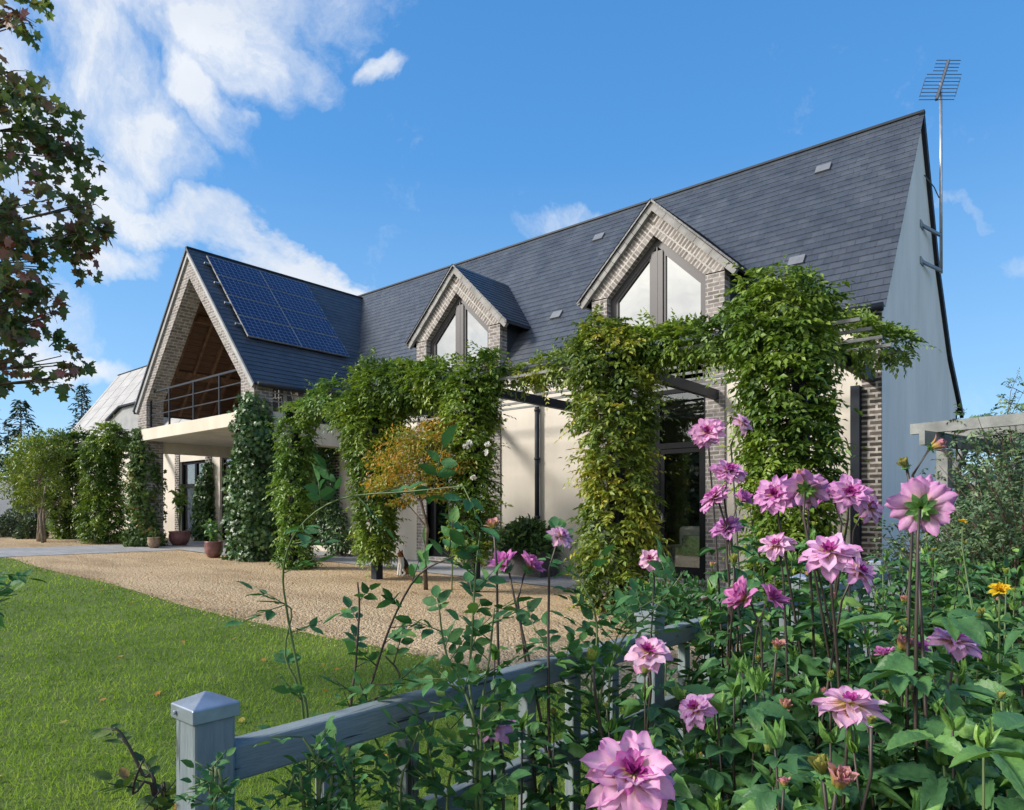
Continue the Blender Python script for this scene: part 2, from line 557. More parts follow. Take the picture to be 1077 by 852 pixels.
def petal_mat():
    m, q, out = mat('dahlia_petals')
    c0 = q.n('ShaderNodeVertexColor', layer_name='Col').outputs[0]
    p = pos(q)
    c = q.mix(1.0, c0, q.ramp(q.noise(p, 90, 3), [(0.3, (0.80, 0.76, 0.80)), (0.7, (1, 1, 1))]), 'MULTIPLY')
    b = pbsdf(q, None, c, 0.55, 0.25)
    tr = q.n('ShaderNodeBsdfTranslucent')
    q.l(c, tr.inputs['Color'])
    mx = q.n('ShaderNodeMixShader')
    mx.inputs[0].default_value = 0.38
    q.l(b.outputs[0], mx.inputs[1])
    q.l(tr.outputs[0], mx.inputs[2])
    q.l(mx.outputs[0], out.inputs['Surface'])
    return m


M['petal'] = petal_mat()
G_DARK = (0.020, 0.045, 0.014)
M['wisteria'] = leaf_mat('wisteria_leaves', [(0.05, (0.024, 0.050, 0.010)), (0.42, (0.070, 0.122, 0.018)), (0.75, (0.135, 0.190, 0.026)), (1.0, (0.23, 0.25, 0.040))])
M['wisteria_light'] = leaf_mat('light_wisteria_leaves', [(0.05, (0.030, 0.065, 0.014)), (0.45, (0.085, 0.155, 0.026)), (0.85, (0.15, 0.22, 0.04)), (1.0, (0.23, 0.27, 0.06))])
M['wisteria_yellow'] = leaf_mat('yellowing_wisteria_leaves', [(0.05, (0.030, 0.055, 0.012)), (0.40, (0.085, 0.130, 0.022)), (0.70, (0.19, 0.21, 0.032)), (0.9, (0.36, 0.28, 0.035)), (1.0, (0.48, 0.25, 0.035))])
M['ivy'] = leaf_mat('ivy_leaves', [(0.05, (0.014, 0.032, 0.012)), (0.5, (0.036, 0.078, 0.020)), (0.9, (0.075, 0.130, 0.035))], 0.15, 0.38)
M['ivy_red'] = leaf_mat('reddening_creeper_leaves', [(0.05, (0.018, 0.036, 0.012)), (0.55, (0.050, 0.090, 0.022)), (0.78, (0.11, 0.12, 0.03)), (0.95, (0.24, 0.075, 0.045)), (1.0, (0.30, 0.09, 0.06))], 0.2, 0.6, 0.25)
M['orange_maple'] = leaf_mat('orange_maple_leaves', [(0.05, (0.060, 0.090, 0.014)), (0.38, (0.16, 0.175, 0.026)), (0.66, (0.32, 0.175, 0.030)), (1.0, (0.44, 0.12, 0.045))], 0.4)
M['green_maple'] = leaf_mat('green_maple_leaves', [(0.05, (0.040, 0.070, 0.012)), (0.5, (0.105, 0.150, 0.022)), (0.85, (0.17, 0.19, 0.03)), (1.0, (0.27, 0.16, 0.03))], 0.35)
M['red_maple'] = leaf_mat('turning_maple_leaves', [(0.05, (0.050, 0.085, 0.034)), (0.42, (0.095, 0.130, 0.052)), (0.60, (0.125, 0.095, 0.062)), (0.80, (0.185, 0.060, 0.075)), (1.0, (0.50, 0.03, 0.03))], 0.45, 0.45)
M['conifer'] = leaf_mat('conifer_needles', [(0.1, (0.010, 0.024, 0.014)), (0.6, (0.026, 0.052, 0.026)), (1.0, (0.05, 0.085, 0.04))], 0.1, 0.6)
M['far_leaves'] = leaf_mat('far_tree_leaves', [(0.1, (0.028, 0.048, 0.018)), (0.6, (0.06, 0.095, 0.035)), (1.0, (0.11, 0.14, 0.06))], 0.2, 0.6)
M['box'] = leaf_mat('clipped_shrub_leaves', [(0.1, (0.018, 0.034, 0.016)), (0.6, (0.05, 0.078, 0.038)), (1.0, (0.09, 0.12, 0.06))], 0.12, 0.5)
M['dahlia_leaf'] = leaf_mat('dahlia_leaves', [(0.05, (0.022, 0.062, 0.024)), (0.45, (0.050, 0.120, 0.042)), (0.75, (0.095, 0.190, 0.046)), (1.0, (0.20, 0.29, 0.06))], 0.3, 0.45, 0.4)
M['rose_leaf'] = leaf_mat('rose_leaves', [(0.05, (0.020, 0.056, 0.024)), (0.6, (0.044, 0.120, 0.042)), (0.92, (0.095, 0.160, 0.040)), (1.0, (0.17, 0.09, 0.03))], 0.25, 0.62, 0.22)
M['feather'] = leaf_mat('feathery_leaves', [(0.1, (0.035, 0.070, 0.040)), (0.6, (0.075, 0.125, 0.055)), (1.0, (0.13, 0.17, 0.07))], 0.25, 0.5)
M['grass'] = leaf_mat('grass_blades', [(0.1, (0.062, 0.118, 0.018)), (0.5, (0.142, 0.222, 0.034)), (0.85, (0.225, 0.295, 0.056)), (1.0, (0.34, 0.34, 0.12))], 0.45, 0.6, 0.2, 0.7)


# ------------------------------------------------------------------ mesh helpers
class MB:
    def __init__(s):
        s.v, s.f, s.uv = [], [], []

    def add(s, verts, faces, uvs=None):
        o = len(s.v)
        s.v += [tuple(float(c) for c in p) for p in verts]
        for i, f in enumerate(faces):
            s.f.append([o + k for k in f])
            s.uv.append(uvs[i] if uvs else None)
        return s

    def box(s, x0, x1, y0, y1, z0, z1):
        x0, x1 = min(x0, x1), max(x0, x1); y0, y1 = min(y0, y1), max(y0, y1); z0, z1 = min(z0, z1), max(z0, z1)
        v = [(x0, y0, z0), (x1, y0, z0), (x1, y1, z0), (x0, y1, z0), (x0, y0, z1), (x1, y0, z1), (x1, y1, z1), (x0, y1, z1)]
        return s.add(v, [(0, 3, 2, 1), (4, 5, 6, 7), (0, 1, 5, 4), (1, 2, 6, 5), (2, 3, 7, 6), (3, 0, 4, 7)])

    def prism(s, poly, axis, a0, a1):
        """poly: list of 2D points; axis 'y': points are (x,z); axis 'x': points are (y,z); axis 'z': (x,y)"""
        def p3(p, a):
            return (p[0], a, p[1]) if axis == 'y' else (a, p[0], p[1]) if axis == 'x' else (p[0], p[1], a)
        area = sum(poly[i][0] * poly[(i + 1) % len(poly)][1] - poly[(i + 1) % len(poly)][0] * poly[i][1] for i in range(len(poly)))
        if area < 0:
            poly = poly[::-1]
        n = len(poly)
        v = [p3(p, a0) for p in poly] + [p3(p, a1) for p in poly]
        fl = (axis == 'y')
        f0, f1 = list(range(n)), [n + i for i in range(n)]
        faces = [f0 if fl else f0[::-1], f1[::-1] if fl else f1]
        for i in range(n):
            j = (i + 1) % n
            q = [i, j, n + j, n + i]
            faces.append(q[::-1] if fl else q)
        if a1 < a0:
            faces = [f[::-1] for f in faces]
        return s.add(v, faces)

    def bar(s, p0, p1, w, h, up=(0, 0, 1)):
        p0, p1, up = np.array(p0, float), np.array(p1, float), np.array(up, float)
        d = p1 - p0; d /= np.linalg.norm(d)
        sd = np.cross(d, up); sd /= np.linalg.norm(sd)
        u = np.cross(sd, d)
        v = []
        for p in (p0, p1):
            for a, b in ((-1, -1), (1, -1), (1, 1), (-1, 1)):
                v.append(p + sd * a * w / 2 + u * b * h / 2)
        return s.add(v, [(0, 1, 2, 3), (7, 6, 5, 4), (0, 4, 5, 1), (1, 5, 6, 2), (2, 6, 7, 3), (3, 7, 4, 0)])

    def tube(s, pts, rad, n=6, cap=True):
        pts = [np.array(p, float) for p in pts]
        if isinstance(rad, (int, float)):
            rad = [rad] * len(pts)
        ref = np.array([0.31, 0.17, 0.93])
        rings = []
        for i, p in enumerate(pts):
            d = pts[min(i + 1, len(pts) - 1)] - pts[max(i - 1, 0)]
            d = d / (np.linalg.norm(d) + 1e-9)
            a = np.cross(d, ref)
            if np.linalg.norm(a) < 0.05:
                a = np.cross(d, (1, 0, 0))
            a /= np.linalg.norm(a)
            b = np.cross(d, a)
            rings.append([p + (a * math.cos(2 * math.pi * k / n) + b * math.sin(2 * math.pi * k / n)) * rad[i] for k in range(n)])
        v = [q for r_ in rings for q in r_]
        f = []
        for i in range(len(pts) - 1):
            for k in range(n):
                k2 = (k + 1) % n
                f.append((i * n + k, i * n + k2, (i + 1) * n + k2, (i + 1) * n + k))
        if cap:
            f.append(list(range(n))[::-1])
            f.append([(len(pts) - 1) * n + k for k in range(n)])
        return s.add(v, f)

    def lathe(s, prof, c, n=20):
        v, f = [], []
        for r_, z in prof:
            for k in range(n):
                a = 2 * math.pi * k / n
                v.append((c[0] + r_ * math.cos(a), c[1] + r_ * math.sin(a), c[2] + z))
        for i in range(len(prof) - 1):
            for k in range(n):
                k2 = (k + 1) % n
                f.append((i * n + k, i * n + k2, (i + 1) * n + k2, (i + 1) * n + k))
        f.append(list(range(n))[::-1])
        f.append([(len(prof) - 1) * n + k for k in range(n)])
        return s.add(v, f)

    def build(s, name, m, parent=None, smooth=False, bevel=0.0):
        off = root_of(parent)
        me = bpy.data.meshes.new(name)
        me.from_pydata([(a - off[0], b - off[1], c - off[2]) for a, b, c in s.v], [], s.f)
        if any(u is not None for u in s.uv):
            lay = me.uv_layers.new(name='UVMap')
            k = 0
            for f, u in zip(s.f, s.uv):
                for i in range(len(f)):
                    lay.data[k].uv = u[i] if u is not None else (0, 0)
                    k += 1
        me.materials.append(m)
        if smooth:
            me.polygons.foreach_set('use_smooth', [True] * len(me.polygons))
        me.update()
        o = bpy.data.objects.new(name, me)
        COL.objects.link(o)
        if parent is not None:
            o.parent = parent
        if bevel:
            b = o.modifiers.new('soft', 'BEVEL')
            b.width = bevel
            b.segments = 2
            b.limit_method = 'ANGLE'
        return o


def root_of(o):
    if o is None:
        return (0, 0, 0)
    while o.parent is not None:
        o = o.parent
    return tuple(o.location)


def tag(o, label=None, cat=None, group=None, kind=None):
    for k, v in (('label', label), ('category', cat), ('group', group), ('kind', kind)):
        if v:
            o[k] = v
    return o


def thing(name, loc, label, cat, group=None):
    o = bpy.data.objects.new(name, None)
    o.empty_display_size = 0.2
    COL.objects.link(o)
    o.location = tuple(float(c) for c in loc)
    return tag(o, label, cat, group)


# leaf templates: verts (x across, y along, z up), polygons
def t_diamond():
    return np.array([(0, 0, 0), (-.5, .42, .10), (0, 1, -.06), (.5, .42, .10)]), [(0, 3, 2), (0, 2, 1)]


def t_ovate():
    v = [(0, 0, 0), (0, .38, -.03), (0, .72, -.02), (0, 1, -.10), (.34, .18, .05), (.5, .42, .07), (.30, .76, .03), (-.34, .18, .05), (-.5, .42, .07), (-.30, .76, .03)]
    f = [(0, 4, 5, 1), (1, 5, 6, 2), (2, 6, 3), (0, 1, 8, 7), (1, 2, 9, 8), (2, 3, 9)]
    return np.array(v), f


def t_serrate(n=9, curl=0.22):
    """broad toothed leaf with a sunk midrib"""
    v, f = [], []
    for i in range(n + 1):
        y = i / n
        w = 0.5 * (math.sin(math.pi * min(1, y * 0.98 + 0.02) ** 0.72)) ** 0.9
        w *= 1.0 + (0.10 if i % 2 else -0.08)
        if i == n:
            w = 0.0
        z = -curl * y * y + 0.10 * y
        v += [(-w, y - 0.03 * (i % 2), z + 0.10 * w * 2), (-w * .5, y, z + 0.085 * w * 2), (0, y, z - 0.015), (w * .5, y, z + 0.085 * w * 2), (w, y - 0.03 * (i % 2), z + 0.10 * w * 2)]
    for i in range(n):
        a, b = i * 5, (i + 1) * 5
        for k in range(4):
            f.append((a + k, a + k + 1, b + k + 1, b + k))
    return np.array(v), f


def t_maple():
    tips = [(-150, .42), (-122, .36), (-100, .66), (-74, .48), (-50, .88), (-24, .60), (0, 1.0), (24, .60), (50, .88), (74, .48), (100, .66), (122, .36), (150, .42)]
    v = [(0, .18, 0)]
    for a, r_ in tips:
        v.append((math.sin(R(a)) * r_ * .62, .30 + math.cos(R(a)) * r_ * .62, -.12 * r_ * r_ + .06))
    f = [(0, i + 1, i) for i in range(1, len(tips))]
    return np.array(v), f


def t_ivy():
    v = [(0, 0, 0), (.45, -.08, -.04), (.30, .30, .05), (.62, .48, -.05), (.22, .62, .05), (0, 1, -.1), (-.22, .62, .05), (-.62, .48, -.05), (-.30, .30, .05), (-.45, -.08, -.04)]
    f = [(0, 1, 2), (0, 2, 3, 4), (0, 4, 5), (0, 5, 6), (0, 6, 7, 8), (0, 8, 9)]
    return np.array(v), f


def t_blade():
    return np.array([(-.5, 0, 0), (.5, 0, 0), (.32, .55, .10), (-.32, .55, .10), (0, 1, .32)]), [(0, 1, 2, 3), (3, 2, 4)]


T = {'diamond': t_diamond(), 'ovate': t_ovate(), 'serrate': t_serrate(12), 'maple': t_maple(), 'ivy': t_ivy(), 'blade': t_blade(), 'toothed': t_serrate(6, 0.3)}


def unit(a):
    return a / (np.linalg.norm(a, axis=-1, keepdims=True) + 1e-9)


class Leaves:
    def __init__(s):
        s.V, s.F, s.N, s.Tn = [], [], [], []
        s.n = 0

    def add(s, tmpl, C, A, N, S, Wd, tint):
        tv, tf = T[tmpl]
        C = np.asarray(C, float); n = len(C)
        if n == 0:
            return s
        A = unit(np.asarray(A, float))
        N = np.asarray(N, float)
        B = unit(np.cross(A, N)); N = np.cross(B, A)
        S = np.broadcast_to(np.asarray(S, float), (n,)); Wd = np.broadcast_to(np.asarray(Wd, float), (n,))
        V = (C[:, None, :] + B[:, None, :] * (tv[None, :, 0, None] * Wd[:, None, None]) + A[:, None, :] * (tv[None, :, 1, None] * S[:, None, None])
             + N[:, None, :] * (tv[None, :, 2, None] * S[:, None, None]))
        k = len(tv)
        s.V.append(V.reshape(-1, 3))
        base = s.n + np.arange(n) * k
        for sz in (3, 4):
            ff = [f for f in tf if len(f) == sz]
            if ff:
                idx = (base[:, None, None] + np.array(ff)[None]).reshape(-1)
                s.F.append((sz, idx))
        s.Tn.append(np.repeat(np.broadcast_to(np.asarray(tint, float), (n,)), k))
        s.n += n * k
        return s

    def build(s, name, m, parent=None, smooth=False):
        off = np.array(root_of(parent))
        V = np.concatenate(s.V) - off
        loops = np.concatenate([i for _, i in s.F])
        tot = np.concatenate([np.full(len(i) // z, z) for z, i in s.F])
        st = np.concatenate([[0], np.cumsum(tot)[:-1]])
        me = bpy.data.meshes.new(name)
        me.vertices.add(len(V)); me.vertices.foreach_set('co', V.astype(np.float32).ravel())
        me.loops.add(len(loops)); me.loops.foreach_set('vertex_index', loops.astype(np.int32))
        me.polygons.add(len(tot)); me.polygons.foreach_set('loop_start', st.astype(np.int32))
        me.polygons.foreach_set('loop_total', tot.astype(np.int32))
        if smooth:
            me.polygons.foreach_set('use_smooth', np.ones(len(tot), bool))
        at_ = me.attributes.new('tint', 'FLOAT', 'POINT')
        at_.data.foreach_set('value', np.concatenate(s.Tn).astype(np.float32))
        me.materials.append(m)
        me.update(calc_edges=True)
        o = bpy.data.objects.new(name, me)
        COL.objects.link(o)
        if parent is not None:
            o.parent = parent
        return o


def rnd(n, a=0.0, b=1.0):
    return rng.uniform(a, b, n)


def rvec(n):
    return unit(rng.normal(size=(n, 3)))


def pinnate(L, O, D, ln, leaf_l, leaf_w, pairs=4, droop=0.5, tint=None, tmpl='diamond'):
    """compound leaves: a drooping axis with pairs of leaflets and one at the tip"""
    m = len(O)
    D = unit(D)
    ln = np.broadcast_to(ln, (m,))
    tint = rnd(m) if tint is None else tint
    side = unit(np.cross(D, np.array([0, 0, 1.0]) + 0.25 * rng.normal(size=(m, 3))))
    upn = np.cross(side, D)
    for k in range(pairs + 1):
        sgn = (1,) if k == pairs else (-1, 1)
        f = (k + 1) / (pairs + 1)
        P = O + D * (ln * f)[:, None] + np.array([0, 0, -1.0]) * (ln * droop * f * f)[:, None]
        ax = D * (1 - 0.0) + np.array([0, 0, -1.0]) * (droop * 1.6 * f)
        for sg in sgn:
            A = unit(ax) * (1.0 if k == pairs else 0.45) + (0 if k == pairs else 1) * side * sg * 0.85 + np.array([0, 0, -0.24]) + 0.2 * rng.normal(size=(m, 3))
            N = upn + 0.35 * rng.normal(size=(m, 3))
            sc = rnd(m, .6, 1.3)
            L.add(tmpl, P, A, N, leaf_l * sc, leaf_w * sc, np.clip(tint + rng.normal(size=m) * .08, 0, 1))
    return L


# ------------------------------------------------------------------ ground
def GZ(x):
    return 0.022 * min(20.0, max(0.0, -x - 6.0))


def sheet(name, poly_fn, xs, m, dz, kind='structure', parent=None):
    """a surface following the gentle rise of the ground; poly_fn(x) gives its two y limits"""
    b = MB()
    for x0, x1 in zip(xs[:-1], xs[1:]):
        a0, a1 = poly_fn(x0); c0, c1 = poly_fn(x1)
        b.add([(x0, a0, GZ(x0) + dz), (x1, c0, GZ(x1) + dz), (x1, c1, GZ(x1) + dz), (x0, a1, GZ(x0) + dz)], [(0, 1, 2, 3)])
    o = b.build(name, m, parent)
    return tag(o, kind=kind)


sheet('ground', lambda x: (-900, 900), [-900, -26, -6, 900], M['ground'], 0.0)


def lawn_edge(x):
    return 4.22 + 0.05 * math.sin(x * 0.9) + (0.35 * max(0, -x - 9) / 10)


XS = [-19.2 + i * 0.6 for i in range(0, 31)] + [-1.25]
sheet('lawn', lambda x: (-9.0, lawn_edge(x)), XS, M['lawn'], 0.008)
sheet('gravel_yard', lambda x: (lawn_edge(x) if x > -19.2 else 3.0, 11.25), [-44, -26] + XS[0:] + [-0.9], M['gravel'], 0.004)
sheet('flower_bed_soil', lambda x: (-3, 12), [-1.25, 6.0], M['soil'], 0.012)
sheet('paved_path', lambda x: (-6.0, 8.9), [-22.3, -19.2], M['paving'], 0.012)
sheet('patio', lambda x: (9.55, 11.29), [-15.0, -6, -2.6], M['paving'], 0.016)
sheet('terrace', lambda x: (8.55, 11.29), [-22.6, -19, -15.2], M['paving'], 0.020)


# ------------------------------------------------------------------ house
FY, RY, RZ, EZ = 11.3, 14.1, 8.42, 4.33      # front wall, ridge position and height, eave height
XR, XL = -2.47, -38.6
WX, WZ, WH, WY = -18.3, 8.28, 3.32, 8.4       # projecting wing: ridge x, ridge z, half width, front plane
WE = 4.42
house = thing('house', (-18, 11.3, 0.2), 'long cream house with slate roof, brick dormers and a projecting gabled wing', 'house')


def roof_courses(b, p0, p1, q0, q1, course=0.16, lift=0.008):
    """overlapping slate courses between the eave p0-p1 and the ridge q0-q1"""
    p0, p1, q0, q1 = [np.array(p, float) for p in (p0, p1, q0, q1)]
    n3 = unit(np.cross(p1 - p0, q0 - p0))
    if n3[2] < 0:
        n3 = -n3
    L0 = np.linalg.norm(q0 - p0)
    n = max(1, int(round(L0 / course)))
    ax = unit(p1 - p0)
    org = p0
    up = unit((q0 - p0) - ax * ((q0 - p0) @ ax))
    for i in range(n):
        a, c = i / n, (i + 1) / n
        lo0, lo1 = p0 + (q0 - p0) * a, p1 + (q1 - p1) * a
        hi0, hi1 = p0 + (q0 - p0) * c, p1 + (q1 - p1) * c
        A, B_ = lo0 + n3 * lift, lo1 + n3 * lift
        uvf = lambda p, s=n: ((p - org) @ ax, ((p - org) @ up))
        face = [A, B_, hi1, hi0]
        fl = np.cross(B_ - A, hi1 - A) @ n3 < 0
        lip = [lo0 - n3 * .004, lo1 - n3 * .004, B_, A]
        uv = [uvf(p) for p in face]
        uvl = [(uvf(p)[0], uvf(p)[1] + .003) for p in lip]
        b.add(face, [(0, 3, 2, 1) if fl else (0, 1, 2, 3)], [[uv[k] for k in ((0, 3, 2, 1) if fl else (0, 1, 2, 3))]])
        b.add(lip, [(0, 3, 2, 1) if fl else (0, 1, 2, 3)], [[uvl[k] for k in ((0, 3, 2, 1) if fl else (0, 1, 2, 3))]])


# main roof
mr = MB()
roof_courses(mr, (-21.2, FY - .10, EZ - .02), (XR + .07, FY - .10, EZ - .02), (-21.2, RY, RZ), (XR + .07, RY, RZ))
BACK = [(14.1, 8.42), (15.55, 6.15), (17.0, 4.62), (18.7, 3.55)]
for (y0, z0), (y1, z1) in zip(BACK[:-1], BACK[1:]):
    roof_courses(mr, (XR + .07, y1, z1), (XL - .06, y1, z1), (XR + .07, y0, z0), (XL - .06, y0, z0))
roof = mr.build('roof', M['slate'], house)
zr = MB()  # main roof left of the wing, in a paler grey with seam bars
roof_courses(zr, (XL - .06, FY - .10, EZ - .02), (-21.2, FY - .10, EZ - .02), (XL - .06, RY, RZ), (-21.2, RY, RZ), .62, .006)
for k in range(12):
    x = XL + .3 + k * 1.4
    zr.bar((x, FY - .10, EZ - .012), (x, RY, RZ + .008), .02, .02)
zr.build('roof', simple('pale_seamed_roof', (.33, .325, .32), .6, .3, .1, .12, 1.5), house)
MB().box(XL - .05, XR + .075, RY - .05, RY + .05, RZ - .03, RZ + .025).build('ridge_cap', M['dark_metal'], roof, bevel=.012)
# dark verge under the slates on the right-hand gable
vb = MB()
pts = BACK
for (y0, z0), (y1, z1) in zip(pts[:-1], pts[1:]):
    d = unit(np.array([0, y1 - y0, z1 - z0]))
    nn = np.array([0, -d[2], d[1]])
    if nn[2] < 0:
        nn = -nn
    c0, c1 = np.array([XR + .03, y0, z0]) - nn * .055, np.array([XR + .03, y1, z1]) - nn * .055
    vb.bar(c0, c1, .07, .09, nn)
vb.build('verge', M['dark_metal'], roof)
for px, z in ((-3.96, 7.71), (-3.95, 5.57), (-8.92, 7.71), (-9.03, 5.60), (-14.05, 7.71)):
    fb = MB()
    y = FY - .1 + (z - EZ + .02) * (RY - FY + .1) / (RZ - EZ + .02)
    s = np.array([0, RY - FY + .1, RZ - EZ + .02]); s = s / np.linalg.norm(s)
    nn = np.array([0, -s[2], s[1]])
    c = np.array([px, y, z]) + nn * .03
    e = np.array([.13, 0, 0])
    quad = [c - e - s * .11, c + e - s * .11, c + e + s * .11, c - e + s * .11]
    lift = [p + nn * (.012 if k < 2 else .004) for k, p in enumerate(quad)]
    fb.add([p - nn * .03 for p in quad] + lift, [(4, 5, 6, 7), (0, 1, 5, 4), (1, 2, 6, 5), (2, 3, 7, 6), (3, 0, 4, 7)])
    fb.build('vent_slate', M['flash'], roof)

# gable end wall on the right (closed profile), thickness .25
gp = [(FY + .002, .0), (FY + .002, EZ - .10), (RY, RZ - .13), (15.5, 6.05), (16.95, 4.50), (18.2, 3.70), (18.2, .0)]
MB().prism(gp, 'x', XR - .25, XR).build('gable_wall', M['gable'], house)
MB().prism([(y, max(z, .1)) for y, z in gp], 'x', XL, XL + .25).build('gable_wall', M['gable'], house)

# front wall with openings
WIN = [(-12.27, -10.27), (-7.21, -5.21)]
WB = {-12.27: .28, -7.21: .14}
fw = MB()
segs = [(XR, -5.21), (-7.21, -10.27), (-12.27, -16.1)]
for a, c in segs:
    fw.box(a - (.001 if a == XR else 0), c, FY, FY + .28, -.05, EZ - .06)
for a, c in WIN:
    fw.box(a, c, FY, FY + .28, -.05, WB[a] - .08)
fw.box(-22.4, -23.35, FY, FY + .28, 0, EZ - .06)
fw.box(-25.35, -38.6, FY, FY + .28, 0, EZ - .06)
fw.box(-22.4, -16.1, FY, FY + .28, 0, .40)
fw.box(-22.4, -16.1, FY, FY + .28, 3.2, EZ - .06)
fw.box(-25.35, -23.35, FY, FY + .28, 3.15, EZ - .06)
fw.box(-25.35, -23.35, FY, FY + .28, 0, .42)
fw.build('front_wall', M['render'], house)
MB().box(XL, XR, 18.0, 18.2, 0, 3.6).build('rear_wall', M['gable'], house)
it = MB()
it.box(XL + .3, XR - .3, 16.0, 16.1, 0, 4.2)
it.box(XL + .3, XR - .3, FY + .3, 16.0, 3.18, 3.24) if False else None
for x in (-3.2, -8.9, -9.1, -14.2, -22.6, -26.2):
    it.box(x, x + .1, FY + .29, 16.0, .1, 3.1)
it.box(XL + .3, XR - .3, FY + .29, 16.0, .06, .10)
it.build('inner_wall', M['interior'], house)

# brick corner and pilasters, 30 mm proud of the render
bp = MB()
bp.box(XR - .27, XR - .003, FY - .03, FY, -.05, EZ - .08)
bp.build('corner_pier', M['pier_brick'], house)
for x0, x1 in ((-5.21, -4.87), (-7.55, -7.21), (-10.27, -9.93), (-12.61, -12.27), (-16.1, -15.76), (-23.35, -22.95), (-25.68, -25.35)):
    top = EZ - .08 if x0 < -13 else 5.42
    MB().box(x0, x1, FY - .035, FY + (.20 if top > 5 else -.001), -.05 + GZ(x0) * .5, top).build('brick_pilaster', M['pier_brick' if top < 5 else 'brick'], house)

# gutter and downpipes
for a, c in ((XR + .05, -4.7), (-7.75, -9.8), (-12.8, -14.98), (-21.7, XL)):
    MB().tube([(a, FY - .17, EZ - .03), (c, FY - .17, EZ - .03)], .065, 10).build('gutter', M['dark_metal'], house, True)
dp = MB().tube([(-8.87, FY - .08, EZ - .05), (-8.87, FY - .08, GZ(-8.9))], .05, 10)
for z in (1.2, 2.4, 3.4):
    dp.tube([(-8.87, FY - .08, z), (-8.87, FY - .08, z + .05)], .062, 10)
dp.build('downpipe', M['dark_metal'], house, True)
MB().box(-2.87, -2.745, FY - .14, FY - .002, 0, 3.2).build('downpipe', M['dark_metal'], house)
MB().tube([(-27.0, FY - .08, EZ - .05), (-27.0, FY - .08, .4)], .05, 10).build('downpipe', M['dark_metal'], house, True)


# dormers
def poly_frame(b, outer, inner, y0, y1):
    """ring between two polygons with the same number of points, extruded along y"""
    n = len(outer)
    v = [(x, y0, z) for x, z in outer] + [(x, y0, z) for x, z in inner] + [(x, y1, z) for x, z in outer] + [(x, y1, z) for x, z in inner]
    f = []
    for i in range(n):
        j = (i + 1) % n
        f += [(i, j, n + j, n + i), (2 * n + i, 3 * n + i, 3 * n + j, 2 * n + j), (i, 2 * n + i, 2 * n + j, j), (n + i, n + j, 3 * n + j, 3 * n + i)]
    return b.add(v, f)


def dormer(cx, with_window=True):
    d = MB()
    AP, TIPZ, TW = 6.98, 5.42, 1.62         # apex, tip height, tip half width
    sl = (AP - TIPZ) / TW
    d0 = thing_part('dormer', house)
    # cheeks
    for s in (-1, 1):
        ck = MB()
        x0, x1 = cx + s * 1.34, cx + s * 1.26
        ck.prism([(FY + .2, 4.3), (FY + .2, 5.62), (12.15, 5.62), (11.2, 4.3)], 'x', min(x0, x1), max(x0, x1))
        ck.build('cheek', M['slate'], d0)
    # soldier course following both slopes
    for s in (-1, 1):
        hw, cz = 1.0, 5.40
        a0, a1 = np.array([cx + s * hw, cz]), np.array([cx, 6.35])
        dv = (a1 - a0) / np.linalg.norm(a1 - a0)
        nv = np.array([-dv[1], dv[0]]) * (1 if s > 0 else -1)
        nv = nv if nv[1] > 0 else -nv
        wd = .30
        o0, o1 = np.array([cx + s * 1.335, cz + .03]), a1 + np.array([0, wd / max(nv[1], .1)])
        o0 = np.array([cx + s * 1.335, o1[1] - 1.335 * (a1[1] - a0[1]) / hw])
        poly = [a0, np.array([cx + s * 1.335, cz]), o0, o1, a1]
        bb = MB().prism([tuple(p) for p in poly], 'y', FY - .035, FY + .2)
        uvs = []
        for f in bb.f:
            uvs.append([(float((np.array([bb.v[k][0], bb.v[k][2]]) - a0) @ dv), float((np.array([bb.v[k][0], bb.v[k][2]]) - a0) @ nv) + bb.v[k][1]) for k in f])
        bb.uv = uvs
        bb.build('soldier_course', M['soldier'], d0)
        # barge of pale slates along the slope
        t0 = np.array([cx + s * (TW - .02), TIPZ - .05]); t1 = np.array([cx, AP - .045])
        k = 11
        for i in range(1):
            bg_ = MB()
            for j in range(k):
                p0 = t0 + (t1 - t0) * (j / k); p1 = t0 + (t1 - t0) * ((j + .97) / k)
                dn = -nv * .115
                if j == k - 1:
                    p1 = t1
                q1 = p1 + dn
                if j == k - 1:
                    q1 = np.array([cx, t1[1] - .115 / max(nv[1], .1)])
                yo = FY - .11 - .004 * (j % 2)
                bg_.prism([tuple(p0), tuple(p0 + dn), tuple(q1), tuple(p1)], 'y', yo, FY - .03)
            bg_.build('barge', M['verge'], d0)
    # roof slopes
    r_ = MB()
    yb = lambda z: FY - .1 + (z - EZ + .02) * (RY - FY + .1) / (RZ - EZ + .02)
    for s in (-1, 1):
        lo, hi = (cx + s * TW, TIPZ), (cx, AP)
        roof_courses(r_, (lo[0], FY - .16, lo[1]), (lo[0], yb(lo[1]) + .05, lo[1]), (hi[0], FY - .16, hi[1]), (hi[0], yb(hi[1]) + .05, hi[1]), .15, .010)
        sd = np.array([s * -TW, 0, AP - TIPZ]) / math.hypot(TW, AP - TIPZ)
        # dark edge of the roof deck
        r_.bar((lo[0], FY - .09, lo[1] - .022), (hi[0], FY - .09, hi[1] - .022), .12, .034, (0, 0, 1))
        r_.bar((lo[0] - s * .03, FY - .14, lo[1] - .03), (lo[0] - s * .03, yb(lo[1]), lo[1] - .03), .06, .05)
    r_.build('dormer_roof', M['slate'], d0)
    # soffit
    return d0


def thing_part(name, parent):
    o = bpy.data.objects.new(name, None)
    COL.objects.link(o)
    o.parent = parent
    return o


